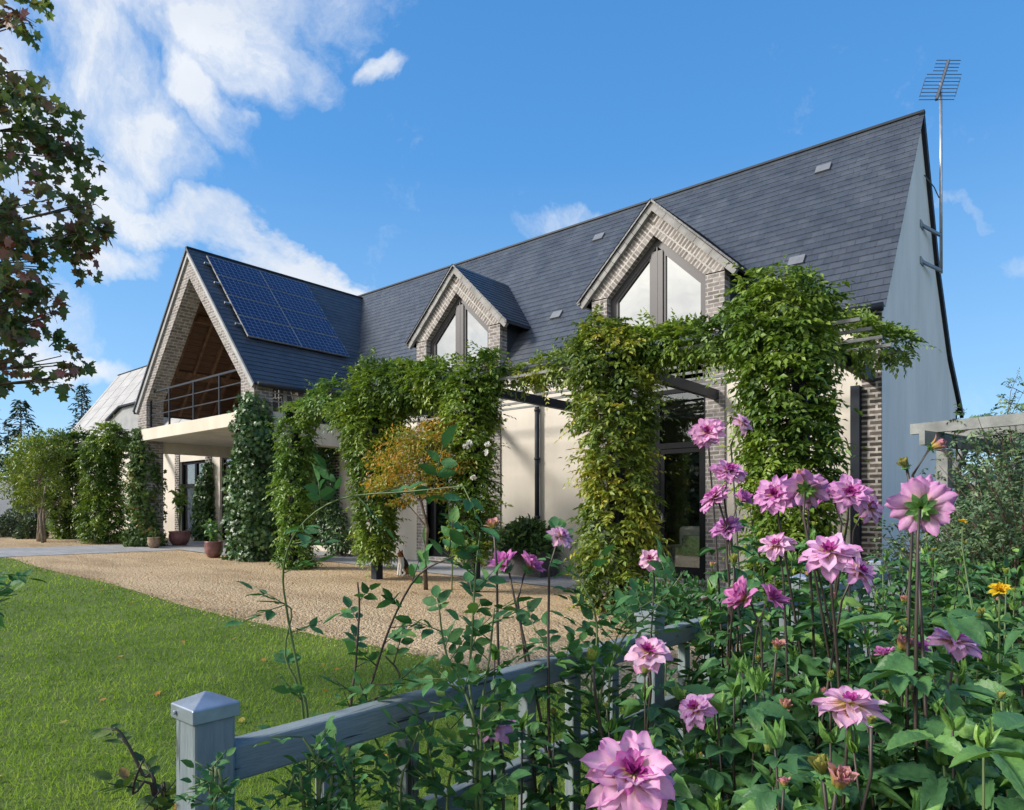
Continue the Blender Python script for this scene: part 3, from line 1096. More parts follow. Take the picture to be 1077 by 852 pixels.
for cx in (-11.27, -6.21):
    dormer(cx)
sd_ = thing_part('shed_dormer', house)
MB().prism([(-31.8, 4.3), (-31.8, 5.25), (-30.6, 5.62), (-27, 5.62), (-27, 4.3)], 'y', FY - .02, 12.25).build('cheek', M['zinc'], sd_)
MB().bar((-32.0, 11.75, 5.22), (-30.6, 11.75, 5.66), 1.2, .07).build('dormer_roof', M['dark_metal'], sd_)
MB().bar((-30.6, 11.75, 5.66), (-26.9, 11.75, 5.66), 1.2, .07).build('dormer_roof', M['dark_metal'], sd_)


def tall_window(x0, x1, zb, up=True):
    """full-height glazing: door leaf and side light below, transom, gabled light above"""
    cx = (x0 + x1) / 2
    w = thing_part('window', house)
    y0, y1 = FY + .10, FY + .17
    fr = MB()
    outer = [(x0, 3.55), (x1, 3.55), (x1, 5.40), (cx, 6.345), (x0, 5.40)]
    def inset(t, zb_):
        return [(x0 + t, zb_), (x1 - t, zb_), (x1 - t, 5.40 - t * .42), (cx, 6.345 - t * 1.42), (x0 + t, 5.40 - t * .42)]
    poly_frame(fr, outer, inset(.11, 3.66), y0, y1)
    fr.box(cx - .115, cx + .115, y0 - .012, y1 - .003, 4.62, 6.10)
    fr.box(x0 + .10, x1 - .10, y0 - .008, y1 - .004, 4.50, 4.66)
    fr.box(cx - .012, cx + .012, y0 - .016, y1 - .02, 4.66, 6.2)
    # inner sashes
    for s in (-1, 1):
        xa, xb = (cx + s * .112, cx + s * .892)
        o_ = [(xa, 4.66), (xb, 4.66), (xb, 5.36), (xa, 6.10)]
        i_ = [(xa + s * .05, 4.71), (xb - s * .05, 4.71), (xb - s * .05, 5.335), (xa + s * .05, 5.99)]
        poly_frame(fr, o_ if s < 0 else o_[::-1], i_ if s < 0 else i_[::-1], y0 + .012, y1 + .02)
    fr.build('window_frame', M['frame'], w)
    gl = MB()
    for s in (-1, 1):
        xa, xb = cx + s * .14, cx + s * .86
        p = [(xa, 4.69), (xb, 4.69), (xb, 5.35), (xa, 6.03)]
        gl.add([(x, y0 + .045, z) for x, z in p], [(0, 1, 2, 3) if s > 0 else (3, 2, 1, 0)])
    gl.build('pane', M['glass_up'], w)
    # lower frame
    lf = MB()
    zt = 2.47
    lf.box(x0, x0 + .09, y0, y1, zb, 3.55); lf.box(x1 - .09, x1, y0, y1, zb, 3.55)
    lf.box(x0 + .09, x1 - .09, y0, y1, 3.46, 3.549)
    lf.box(cx - .05, cx + .05, y0 - .004, y1 - .004, zb, 3.46)
    lf.box(x0 + .09, x1 - .09, y0 - .006, y1 - .006, zt, zt + .10)
    lf.box(x0 + .09, x1 - .09, y0 + .002, y1 - .002, zb, zb + .05)
    for a, c in ((x0 + .09, cx - .05), (cx + .05, x1 - .09)):
        poly_frame(lf, [(a, zb + .05), (c, zb + .05), (c, zt), (a, zt)], [(a + .09, zb + .2), (c - .09, zb + .2), (c - .09, zt - .09), (a + .09, zt - .09)], y0 + .008, y1 + .008)
    lf.build('door_frame', M['black_frame'], w)
    MB().bar((cx + .11, y0 - .03, zb + 1.0), (cx + .11, y0 - .03, zb + 1.16), .025, .03, (0, 1, 0)).build('handle', M['steel'], w)
    MB().box(x0 + .08, x1 - .08, y0 + .035, y0 + .04, zb + .04, 3.5).build('door_glass', M['glass_low'], w)
    sl = MB().box(x0 - .05, x1 + .02, FY - .10, FY + .12, zb - .085, zb - .005)
    sl.build('brick_sill', M['brick'], w)
    return w


for a, c in WIN:
    tall_window(a, c, WB[a])

# porch glazing behind the wing and the door beside it
pg = thing_part('porch_glazing', house)
pf = MB()
y0, y1 = FY + .08, FY + .16
ZT = 3.2
for x in (-22.35, -20.8, -19.3, -17.75, -16.2):
    pf.box(x - .05, x + .05, y0, y1, .40, ZT)
pf.box(-22.3, -16.15, y0 + .003, y1 - .003, .40, .55)
pf.box(-22.3, -16.15, y0 + .003, y1 - .003, ZT - .1, ZT)
pf.box(-22.3, -16.15, y0 + .003, y1 - .003, 2.5, 2.6)
pf.build('window_frame', M['black_frame'], pg)
MB().box(-22.3, -16.15, y0 + .04, y0 + .045, .5, ZT - .05).build('pane', M['glass_low'], pg)
dr = thing_part('door', house)
df = MB()
poly_frame(df, [(-25.35, .42), (-23.35, .42), (-23.35, 3.15), (-25.35, 3.15)], [(-25.25, .52), (-23.45, .52), (-23.45, 3.05), (-25.25, 3.05)], y0, y1)
df.box(-24.36, -24.22, y0 - .004, y1 - .004, .5, 3.05)
df.box(-25.25, -23.45, y0 - .006, y1 - .006, 2.2, 2.34)
df.box(-25.25, -23.45, y0 - .002, y1 + .002, .52, .68)
df.build('door_frame', M['black_frame'], dr)
MB().box(-25.26, -23.44, y0 + .04, y0 + .045, .5, 3.06).build('pane', M['glass_low'], dr)
MB().box(-25.7, -22.9, FY - .35, FY - .002, .40, .50).build('door_step', M['concrete'], dr)
MB().bar((-24.18, y0 - .03, 1.35), (-24.18, y0 - .03, 1.6), .025, .03, (0, 1, 0)).build('handle', M['steel'], dr)

# ---- projecting wing
sl_w = (WZ - WE) / WH
wing = thing_part('wing', house)
XWR, XWL = WX + WH, WX - WH
GI = 7.50                                   # apex of the open gable
for s in (1, -1):
    def X(d):
        return WX + s * d
    slope_i = (GI - 4.50) / (2.68)
    poly = [(X(3.28), 3.42), (X(3.28), WE - .02), (WX, WZ - .07), (WX, GI), (X(2.68), 4.50), (X(2.68), 3.42)]
    MB().prism(poly, 'y', WY, WY + .48).build('gable_brickwork', M['brick'], wing)
    # pale barge strip
    bs = MB()
    a0 = np.array([X(3.37), WE - .10]); a1 = np.array([WX, WZ - .002])
    dv = (a1 - a0) / np.linalg.norm(a1 - a0)
    nv = np.array([-dv[1], dv[0]]); nv = nv if nv[1] > 0 else -nv
    q1 = np.array([WX, a1[1] - .15 / nv[1]])
    bs.prism([tuple(a0), tuple(a0 - nv * .15), tuple(q1), tuple(a1)], 'y', WY - .055, WY - .001)
    bs.build('barge_board', M['zinc'], wing)
wr = MB()
for s in (1, -1):
    lo = (WX + s * (WH + .10), WE - .10)
    yb_lo = FY - .1 + (lo[1] - EZ + .02) * (RY - FY + .1) / (RZ - EZ + .02)
    roof_courses(wr, (lo[0], WY - .08, lo[1]), (lo[0], max(yb_lo, FY) + .2, lo[1]), (WX, WY - .08, WZ), (WX, RY + .0, WZ), .16)
    wr.bar((lo[0], WY - .05, lo[1] - .03), (WX, WY - .05, WZ - .03), .08, .05)
wing_roof = wr.build('wing_roof', M['slate'], wing)
MB().box(WX - .05, WX + .05, WY - .09, RY - .1, WZ - .03, WZ + .022).build('ridge_cap', M['dark_metal'], wing_roof, bevel=.012)
MB().tube([(XWR + .17, WY - .02, WE - .13), (XWR + .17, FY, WE - .13)], .06, 10).build('gutter', M['dark_metal'], wing, True)
MB().tube([(XWL - .17, WY - .02, WE - .13), (XWL - .17, FY, WE - .13)], .06, 10).build('gutter', M['dark_metal'], wing, True)
# boarded underside of the wing roof
sf = MB()
for s in (1, -1):
    o = .16
    p = [(WX + s * 3.25, WY + .47, WE - o), (WX + s * 3.25, 12.2, WE - o), (WX, 12.2, WZ - o * 1.3), (WX, WY + .47, WZ - o * 1.3)]
    q_ = [(x, y, z + .05) for x, y, z in p]
    sf.add(p + q_, [(0, 1, 2, 3), (7, 6, 5, 4), (0, 4, 5, 1), (3, 2, 6, 7), (0, 3, 7, 4), (1, 5, 6, 2)])
sf.build('soffit', M['soffit'], wing)
nl = np.array([sl_w, 0, 1.0]); nl /= np.linalg.norm(nl)
for k in range(6):
    y = WY + .62 + k * .52
    for s in (1, -1):
        o = .24
        MB().bar((WX + s * 3.15, y, WE - o + .1), (WX + s * .04, y, WZ - o * 1.2), .07, .11, (s * .75, 0, .65)).build('rafter', M['timber'], wing)
for dz, s in ((5.35, -1), (6.75, -1), (5.35, 1), (6.75, 1)):
    xx = WX + s * ((WZ - dz) / sl_w - .26)
    MB().box(xx - .08, xx + .08, WY + .2, 12.1, dz - .09, dz + .10).build('purlin', M['timber'], wing)
MB().box(WX - .08, WX + .08, WY + .3, 12.1, WZ - .62, WZ - .36).build('purlin', M['timber'], wing)
# loggia back wall and its dark door
MB().prism([(WX - 3.2, 3.7), (WX - 3.2, 4.35), (WX, WZ - .3), (WX + 3.2, 4.35), (WX + 3.2, 3.7)], 'y', 12.2, 12.35).build('loggia_wall', M['render'], wing)
ld = MB()
ld.box(-20.6, -16.4, 12.13, 12.195, 3.76, 5.15)
ld.build('loggia_door', M['black_frame'], wing)
MB().box(-20.4, -16.6, 12.115, 12.125, 3.85, 5.05).build('pane', M['glass_low'], wing)
# balcony slab, downstand beam, side walls
slab = MB()
slab.box(XWL + .06, XWR - .06, WY - .04, FY - .01, 3.40, 3.73)
slab.build('balcony_slab', M['concrete'], wing, bevel=.01)
MB().box(XWL + .05, XWL + .45, WY + .5, FY - .02, 3.10, 3.399).build('beam', M['concrete'], wing)
MB().box(XWR - .45, XWR - .03, WY + .5, FY - .02, 3.02, 3.399).build('beam', M['concrete'], wing)
for x in (XWL + .04, XWR - .58):
    MB().box(x, x + .54, WY + .02, WY + .50, GZ(x), 3.399).build('pier', M['brick'], wing)
MB().box(XWR - .56, XWR - .08, WY + .46, WY + .52, 3.73, WE - .2)
for s, nm in ((1, 'right'), (-1, 'left')):
    x = WX + s * (WH - .30)
    MB().box(x - .2, x + .24, 10.75, FY - .02, 3.73, WE - .18).build('pier', M['brick'], wing)
# parapet rail across the gable opening
rl = thing_part('railing', wing)
rb = MB()
for z, w_ in ((4.79, .045), (4.46, .025), (4.13, .025)):
    rb.bar((WX - 2.85, WY + .12, z), (WX + 2.75, WY + .12, z), w_, w_)
rb.build('handrail', M['dark_metal'], rl)
for x in (-20.95, -19.75, -18.3, -16.9, -15.72):
    MB().box(x - .022, x + .022, WY + .10, WY + .14, 3.73, 4.78).build('railing_post', M['dark_metal'], rl)
sb = MB()
for z in (4.2, 4.0):
    sb.bar((XWR - .2, WY + .5, z), (XWR - .2, 10.75, z), .03, .03)
for y in (9.3, 10.1):
    sb.box(XWR - .23, XWR - .17, y - .03, y + .03, 3.73, WE - .1)
sb.build('side_rail', M['zinc'], rl)

# ------------------------------------------------------------------ things on and in the house
# solar array on the wing's right slope
sol = thing('solar_array', (-17.0, 10.2, 6.8), 'dark blue grid of solar panels mounted on the slate slope of the gabled wing', 'solar panels')
ph = math.atan2(WZ - WE + .0, WH)
ex, ez = math.cos(ph), -math.sin(ph)
NV = np.array([math.sin(ph), 0, math.cos(ph)])
S0, S1 = .30, 3.58


def wp(s, y, h=0.0):
    return np.array([WX + s * ex, y, WZ + s * ez]) + NV * h


ys = [8.73, 10.235, 11.74]
for r_ in range(4):
    sa = S0 + (S1 - S0) * r_ / 4 + .012
    sb_ = S0 + (S1 - S0) * (r_ + 1) / 4 - .012
    for c in range(2):
        ya, yb_ = ys[c] + .002, ys[c + 1] - .002
        h0, h1 = .07, .105
        pf_ = MB()
        o_ = [wp(sa, ya, h0), wp(sa, yb_, h0), wp(sb_, yb_, h0), wp(sb_, ya, h0)]
        t_ = [wp(sa, ya, h1), wp(sa, yb_, h1), wp(sb_, yb_, h1), wp(sb_, ya, h1)]
        pf_.add(o_ + t_, [(0, 1, 2, 3), (4, 7, 6, 5), (0, 4, 5, 1), (1, 5, 6, 2), (2, 6, 7, 3), (3, 7, 4, 0)])
        po = pf_.build('panel', M['zinc'], sol)
        m_ = .014
        g_ = [wp(sa + m_, ya + m_, h1 + .003), wp(sb_ - m_, ya + m_, h1 + .003), wp(sb_ - m_, yb_ - m_, h1 + .003), wp(sa + m_, yb_ - m_, h1 + .003)]
        hh = sb_ - sa - 2 * m_
        MB().add(g_, [(0, 1, 2, 3)], [[(0, 0), (0, hh), (yb_ - ya - 2 * m_, hh), (yb_ - ya - 2 * m_, 0)]]).build('cells', M['solar'], po)
for k in range(4):
    s = S0 + (S1 - S0) * (k + .42) / 4
    MB().bar(wp(s, 8.58, .06), wp(s, 11.80, .06), .045, .05, NV).build('rail', M['steel'], sol)

# aerial
an = thing('tv_antenna', (-2.3, 14.9, 5.6), 'tall grey television aerial mast bolted to the right gable end', 'aerial')
MB().tube([(-2.28, 14.95, 5.75), (-2.28, 14.9, 9.25)], .028, 8).build('mast', M['steel'], an, True)
for z in (6.45, 5.80):
    bk = MB().bar((XR, 14.15, z), (-2.28, 14.97, z), .04, .05)
    bk.box(XR, XR + .02, 14.05, 14.3, z - .06, z + .06)
    bk.build('bracket', M['flash'], an)
aa = MB()
bdir = unit(np.array([.10, .50, .86]))
c0 = np.array([-2.28, 14.9, 9.2])
aa.bar(c0 - bdir * .38, c0 + bdir * .72, .045, .045, (1, 0, 0))
ed = unit(np.array([.62, .78, .12]))
for k in range(12):
    c = c0 + bdir * (-.38 + k * .1)
    ln = .27 if k > 7 else .38
    aa.tube([c - ed * ln, c + ed * ln], .0075, 5)
for s in (-1, 1):
    aa.tube([c0 - bdir * .30 + ed * s * .38, c0 + bdir * .22 + ed * s * .38], .007, 5)
aa.build('aerial_elements', M['antenna'], an)
cb = MB().tube([(XR + .02, 14.35, 7.4), (-2.36, 14.75, 7.3), (-2.31, 14.93, 7.15)], .010, 5)
cb.build('cable', M['antenna'], an)

# curtains and an armchair seen through the glass
def curtain(x0, x1, y, z0, z1, label):
    b = MB()
    n = 36
    v = []
    for i in range(n + 1):
        x = x0 + (x1 - x0) * i / n
        yy = y + .035 * math.sin(i * 1.55) + .012 * math.sin(i * .7)
        v += [(x, yy, z0), (x, yy, z1)]
    b.add(v, [(2 * i, 2 * i + 2, 2 * i + 3, 2 * i + 1) for i in range(n)])
    o = b.build('curtain', M['curtain'], None, True)
    so = o.modifiers.new('cloth', 'SOLIDIFY'); so.thickness = .006
    tag(o, label, 'curtain')


curtain(-22.25, -21.0, FY + .30, .5, 3.0, 'pale full-length curtain behind the porch glazing, beside the small ivy column')
curtain(-11.9, -11.25, FY + .34, .35, 3.3, 'pale curtain hanging behind the glass door near the orange maple')
ac = thing('armchair', (-5.8, 11.95, .1), 'pale upholstered armchair just inside the dark glass door', 'armchair')
MB().box(-6.25, -5.35, 11.65, 12.4, .16, .50).build('seat', M['fabric'], ac, bevel=.06)
MB().box(-6.25, -5.35, 12.3, 12.5, .3, 1.05).build('backrest', M['fabric'], ac, bevel=.07)
for x in (-6.35, -5.42):
    MB().box(x, x + .17, 11.65, 12.4, .14, .70).build('arm', M['fabric'], ac, bevel=.05)
cu = MB().box(-6.0, -5.55, 11.9, 12.05, .5, .9).build('cushion', M['cushion'], None, bevel=.06)
tag(cu, 'grey patterned cushion standing on the armchair indoors', 'cushion')


def wire_chair(x, y, rz, label):
    t = thing('garden_chair', (x, y, 3.74), label, 'chair', 'chairs on the balcony')
    b = MB()
    c, s = math.cos(rz), math.sin(rz)
    tr = lambda px, py, pz: (x + px * c - py * s, y + px * s + py * c, 3.74 + pz)
    seat = MB()
    for k in range(7):
        seat.tube([tr(-.2 + k * .066, -.2, .44), tr(-.2 + k * .066, .2, .44)], .008, 5)
    seat.build('seat', M['zinc'], t)
    bk = MB()
    for k in range(6):
        a = -.2 + k * .08
        bk.tube([tr(a, .2, .44), tr(a * 1.1, .28, .75 + .1 * math.cos(a * 6))], .008, 5)
    bk.tube([tr(-.22, .2, .44), tr(-.24, .28, .78), tr(0, .30, .88), tr(.24, .28, .78), tr(.22, .2, .44)], .012, 5)
    bk.build('backrest', M['zinc'], t)
    for a, d in ((-.2, -.2), (.2, -.2), (-.2, .2), (.2, .2)):
        MB().tube([tr(a, d, .44), tr(a * 1.15, d * 1.15, 0)], .011, 5).build('leg', M['zinc'], t)


wire_chair(-15.7, 9.25, 1.2, 'pale wire garden chair on the balcony, nearer the brick corner pier')
wire_chair(-15.75, 10.2, 2.2, 'pale wire garden chair on the balcony, set further back from the brick corner')

# ------------------------------------------------------------------ pergolas
PY = 8.1
PX = [-2.60, -5.02, -7.70, -10.15, -12.85]
per = thing('pergola', (-7.7, 9.7, 0), 'long dark steel pergola with pale timber battens along the house front', 'pergola')
for x in PX:
    MB().box(x - .075, x + .075, PY - .075, PY + .075, GZ(x) - .05, 3.24).build('column', M['dark_metal'], per)
    MB().box(x - .05, x + .05, PY - .25, FY - .04, 3.24, 3.40).build('beam', M['dark_metal'], per)
for y in (8.25, 8.75, 9.25, 9.75, 10.25, 10.75):
    MB().box(-13.1, -2.02, y - .018, y + .018, 3.405, 3.445).build('batten', M['arbour'], per)
per2 = thing('pergola', (-26, 9.7, .4), 'dark steel pergola left of the gabled wing, smothered in climbers', 'pergola')
PX2 = [-23.5, -26.6, -29.8]
for x in PX2:
    MB().box(x - .08, x + .08, PY - .08, PY + .08, GZ(x) - .05, 3.5).build('column', M['dark_metal'], per2)
    MB().box(x - .05, x + .05, PY - .2, FY - .05, 3.5, 3.68).build('beam', M['dark_metal'], per2)
MB().box(-30.0, -22.6, PY - .05, PY + .05, 3.36, 3.498).build('front_beam', M['dark_metal'], per2)


# ------------------------------------------------------------------ climbers
def climber(name, label, cat, path, n, mname, style='pinnate', size=1.0, group=None, stem=True, tint=(0, 1)):
    """foliage wrapped round a path of (x,y,z,radius) points, with the twisted stem inside"""
    path = np.array(path, float) * np.array([1, 1, 1, .90 if style == 'pinnate' else .95])
    n = int(n * (1.75 if style == 'pinnate' else 1.25))
    base = (path[0, 0], path[0, 1], GZ(path[0, 0]))
    t = thing(name, base, label, cat, group)
    seg = np.linalg.norm(np.diff(path[:, :3], axis=0), axis=1)
    wts = seg * (path[:-1, 3] + path[1:, 3])
    k = rng.choice(len(seg), n, p=wts / wts.sum())
    f = rnd(n)
    P = path[k] * (1 - f)[:, None] + path[k + 1] * f[:, None]
    d = unit(path[k + 1, :3] - path[k, :3])
    a = unit(np.cross(d, np.array([0.21, 0.33, 0.92]) + np.zeros((n, 3))))
    b = np.cross(d, a)
    ph_ = rnd(n, 0, 2 * math.pi)
    # lumpy outline: clumps of shoots around random centres
    lump = 0.80 + 0.26 * np.sin(ph_ * 3 + P[:, 2] * 5.1 + k) * np.sin(P[:, 2] * 3.3 + ph_ + P[:, 0] * 4) + 0.10 * rng.normal(size=n)
    rr = P[:, 3] * lump * np.sqrt(rnd(n, .45, 1.0))
    out = a * np.cos(ph_)[:, None] + b * np.sin(ph_)[:, None]
    O = P[:, :3] + out * rr[:, None]
    keep = O[:, 2] > GZ(base[0]) + .04
    O, out = O[keep], out[keep]
    m_ = len(O)
    clump = np.clip(.5 + .30 * np.sin(O[:, 2] * 2.6 + O[:, 0] * 3.1) + .25 * np.sin(O[:, 1] * 6 + O[:, 0] * 5 + O[:, 2] * 6.5), 0, 1)
    tn = tint[0] + (tint[1] - tint[0]) * np.clip(.55 * clump + .45 * rnd(m_), 0, 1)
    L = Leaves()
    if style == 'pinnate':
        D = out + np.array([0, 0, -.15]) + .5 * rng.normal(size=(m_, 3))
        pinnate(L, O, D, rnd(m_, .13, .24) * size, .085 * size, .042 * size, 4, .30, tn)
        # loose whips reaching out
        w = rng.choice(m_, max(6, m_ // 22))
        D = out[w] + np.array([0, 0, .25]) + .35 * rng.normal(size=(len(w), 3))
        pinnate(L, O[w], D, rnd(len(w), .28, .5) * size, .085 * size, .030 * size, 6, .25, np.clip(tn[w] + .25, 0, 1))
    else:
        for rep in range(2):
            N = out + .55 * rng.normal(size=(m_, 3)) + np.array([0, 0, .35])
            A = np.array([0, 0, -1.0]) + .7 * rng.normal(size=(m_, 3)) + out * .4
            L.add('ivy' if style == 'ivy' else 'ovate', O + .05 * rng.normal(size=(m_, 3)), A, N, rnd(m_, .065, .12) * size, rnd(m_, .07, .12) * size * (1 if style == 'ivy' else .6), np.clip(tn + .12 * rng.normal(size=m_), 0, 1))
    L.build('foliage', M[mname], t)
    if stem:
        s = MB()
        for j in range(3):
            pts = []
            for i in range(14):
                u = i / 13 * (len(path) - 1)
                k0 = min(int(u), len(path) - 2)
                q = path[k0] * (1 - u + k0) + path[k0 + 1] * (u - k0)
                an_ = u * 3.2 + j * 2.1
                rr_ = min(.14, q[3] * .45)
                pts.append((q[0] + math.cos(an_) * rr_, q[1] + math.sin(an_) * rr_, q[2]))
            s.tube(pts, [.028 - .0013 * i for i in range(14)], 6)
        s.build('stem', M['bark'], t, True)
    return t


WG = 'wisterias on the pergola columns'
climber('wisteria', 'broad dense green wisteria column at the house corner, below the slate roof', 'climber',
        [(-2.72, 8.1, .05, .40), (-2.72, 8.1, .7, .47), (-2.72, 8.1, 1.5, .44), (-2.76, 8.1, 2.4, .52), (-2.82, 8.1, 3.2, .60), (-2.82, 8.15, 3.85, .56), (-2.75, 8.15, 4.10, .26)], 1500, 'wisteria', 'pinnate', 1.05, WG)
climber('wisteria', 'yellowing wisteria column with golden leaves beside the dark glass door', 'climber',
        [(-5.0, 8.1, .05, .60), (-5.0, 8.1, .5, .58), (-5.0, 8.1, 1.2, .52), (-5.02, 8.1, 1.9, .48), (-5.05, 8.1, 2.6, .55), (-5.08, 8.1, 3.3, .60), (-5.25, 8.1, 3.75, .42), (-5.35, 8.1, 4.0, .15)], 1300, 'wisteria_yellow', 'pinnate', 1.0, WG)
climber('wisteria', 'green wisteria column in front of the bare cream wall, next to the downpipe', 'climber',
        [(-7.75, 8.1, .62, .22), (-7.72, 8.1, .9, .38), (-7.72, 8.1, 1.3, .30), (-7.72, 8.1, 1.9, .34), (-7.75, 8.1, 2.5, .36), (-7.8, 8.1, 3.1, .42), (-7.8, 8.2, 3.55, .45), (-7.3, 8.25, 3.7, .16)], 760, 'wisteria', 'pinnate', 1.0, WG, tint=(.15, 1))
climber('wisteria', 'big wisteria mass over the pergola behind the orange maple', 'climber',
        [(-10.2, 8.1, .45, .18), (-10.2, 8.1, .8, .34), (-10.18, 8.1, 1.5, .40), (-10.2, 8.1, 2.2, .42), (-10.4, 8.1, 2.9, .62), (-10.6, 8.2, 3.45, .70), (-9.9, 8.25, 3.60, .50), (-9.2, 8.25, 3.60, .42), (-8.4, 8.25, 3.55, .36)], 1750, 'wisteria', 'pinnate', 1.0, WG)
climber('wisteria', 'light green wisteria column between the ivy pier and the big wisteria mass', 'climber',
        [(-12.8, 8.1, .15, .40), (-12.8, 8.1, .5, .32), (-12.8, 8.1, 1.0, .27), (-12.9, 8.05, 1.7, .42), (-12.82, 8.1, 2.3, .30), (-12.82, 8.1, 2.9, .36), (-12.75, 8.1, 3.3, .32), (-12.2, 8.15, 3.55, .18), (-11.5, 8.2, 3.75, .28)], 780, 'wisteria_light', 'pinnate', 1.0, WG)
# shoots running along the battens
climber('wisteria', 'thin wisteria shoots trailing along the battens above the downpipe', 'climber',
        [(-7.3, 8.5, 3.50, .12), (-6.7, 8.5, 3.55, .20), (-6.1, 8.4, 3.55, .16), (-5.6, 8.3, 3.6, .26)], 150, 'wisteria_yellow', 'pinnate', .95, WG, False, (.1, .8))
climber('wisteria', 'wisteria shoots hanging over the battens between the yellowing and the broad green column', 'climber',
        [(-5.0, 8.3, 3.5, .28), (-4.5, 8.3, 3.55, .24), (-3.9, 8.3, 3.5, .26), (-3.3, 8.3, 3.55, .30)], 300, 'wisteria', 'pinnate', .95, WG, False)
climber('wisteria', 'wisteria shoots poking past the brick corner at the end of the pergola', 'climber',
        [(-2.9, 9.2, 3.55, .20), (-2.6, 9.6, 3.6, .32), (-2.3, 10.2, 3.6, .26), (-2.0, 10.6, 3.55, .12)], 210, 'wisteria', 'pinnate', .95, WG, False)
IG = 'ivy columns round the entrance'
climber('ivy', 'dark ivy cone, widest at its foot, round the right pier of the gabled wing', 'ivy',
        [(-15.25, 8.55, .2, .80), (-15.25, 8.55, .9, .74), (-15.25, 8.55, 1.8, .66), (-15.22, 8.55, 2.7, .58), (-15.2, 8.5, 3.3, .55), (-15.2, 8.45, 3.75, .42), (-15.2, 8.4, 4.1, .15)], 3400, 'ivy', 'ivy', 1.0, IG)
climber('ivy', 'reddening creeper column round the left pier of the gabled wing', 'ivy',
        [(-21.35, 8.5, .35, .72), (-21.35, 8.5, .9, .58), (-21.35, 8.5, 1.8, .52), (-21.35, 8.5, 2.7, .48), (-21.4, 8.5, 3.3, .40), (-21.4, 8.4, 3.75, .14)], 2300, 'ivy_red', 'ivy', 1.0, IG)
climber('ivy', 'small dark ivy column beside the entrance door under the balcony', 'ivy',
        [(-23.0, 11.05, .42, .46), (-23.0, 11.05, 1.2, .42), (-23.0, 11.05, 1.9, .36), (-22.95, 11.1, 2.5, .2), (-22.9, 11.15, 3.0, .1)], 1100, 'ivy', 'ivy', 1.0, IG)
climber('ivy', 'dark creeper against the brick pilaster behind the light green wisteria', 'ivy',
        [(-14.7, 10.6, .2, .45), (-15.2, 10.8, .7, .42), (-15.9, 10.95, 1.6, .34), (-16.1, 11.0, 2.5, .36), (-16.1, 11.0, 3.3, .25)], 1000, 'ivy', 'ovate', 1.15, IG)
LG = 'climbers on the left pergola'
climber('wisteria', 'tall green climber column left of the reddening creeper', 'climber',
        [(-23.4, 8.1, .5, .62), (-23.4, 8.1, 1.2, .66), (-23.5, 8.1, 2.2, .60), (-23.5, 8.1, 3.0, .66), (-23.3, 8.1, 3.6, .52), (-22.6, 8.3, 3.7, .28)], 1300, 'wisteria', 'pinnate', 1.1, LG)
climber('wisteria', 'darker climber column between the green climber and the bushy green maple', 'climber',
        [(-26.5, 8.1, .5, .40), (-26.5, 8.1, 1.2, .55), (-26.5, 8.1, 2.4, .55), (-26.5, 8.1, 3.3, .66), (-25.4, 8.1, 3.65, .50)], 1200, 'wisteria', 'pinnate', 1.1, LG, tint=(0, .7))
# white roses on the front column
rs = thing('rose_climber', (-7.9, 7.85, GZ(-7.9)), 'sparse white climbing rose flowering on the wisteria by the cream wall', 'rose')
sb_ = MB().tube([(-7.9, 7.80, .04), (-7.8, 7.74, 1.0), (-7.95, 7.7, 1.7), (-7.75, 7.68, 2.5)], [.014, .012, .009, .006], 6)
sb_.build('stem', M['greenstem'], rs)
for q in ((490, 470), (513, 468), (512, 476), (498, 503), (494, 466)):
    P0 = at(q[0], q[1], 10.62)
    LL = Leaves()
    n = 14
    A = rvec(n) + np.array([0, -.6, .5])
    LL.add('ovate', np.repeat(P0[None], n, 0), A, rvec(n), .06, .06, np.full(n, 1.0))
    m_ = M.get('rosewhite') or simple('white_rose_petals', (.80, .79, .74), .6, .3, 0, .05, 20)
    M['rosewhite'] = m_
    LL.build('blossom', m_, rs)


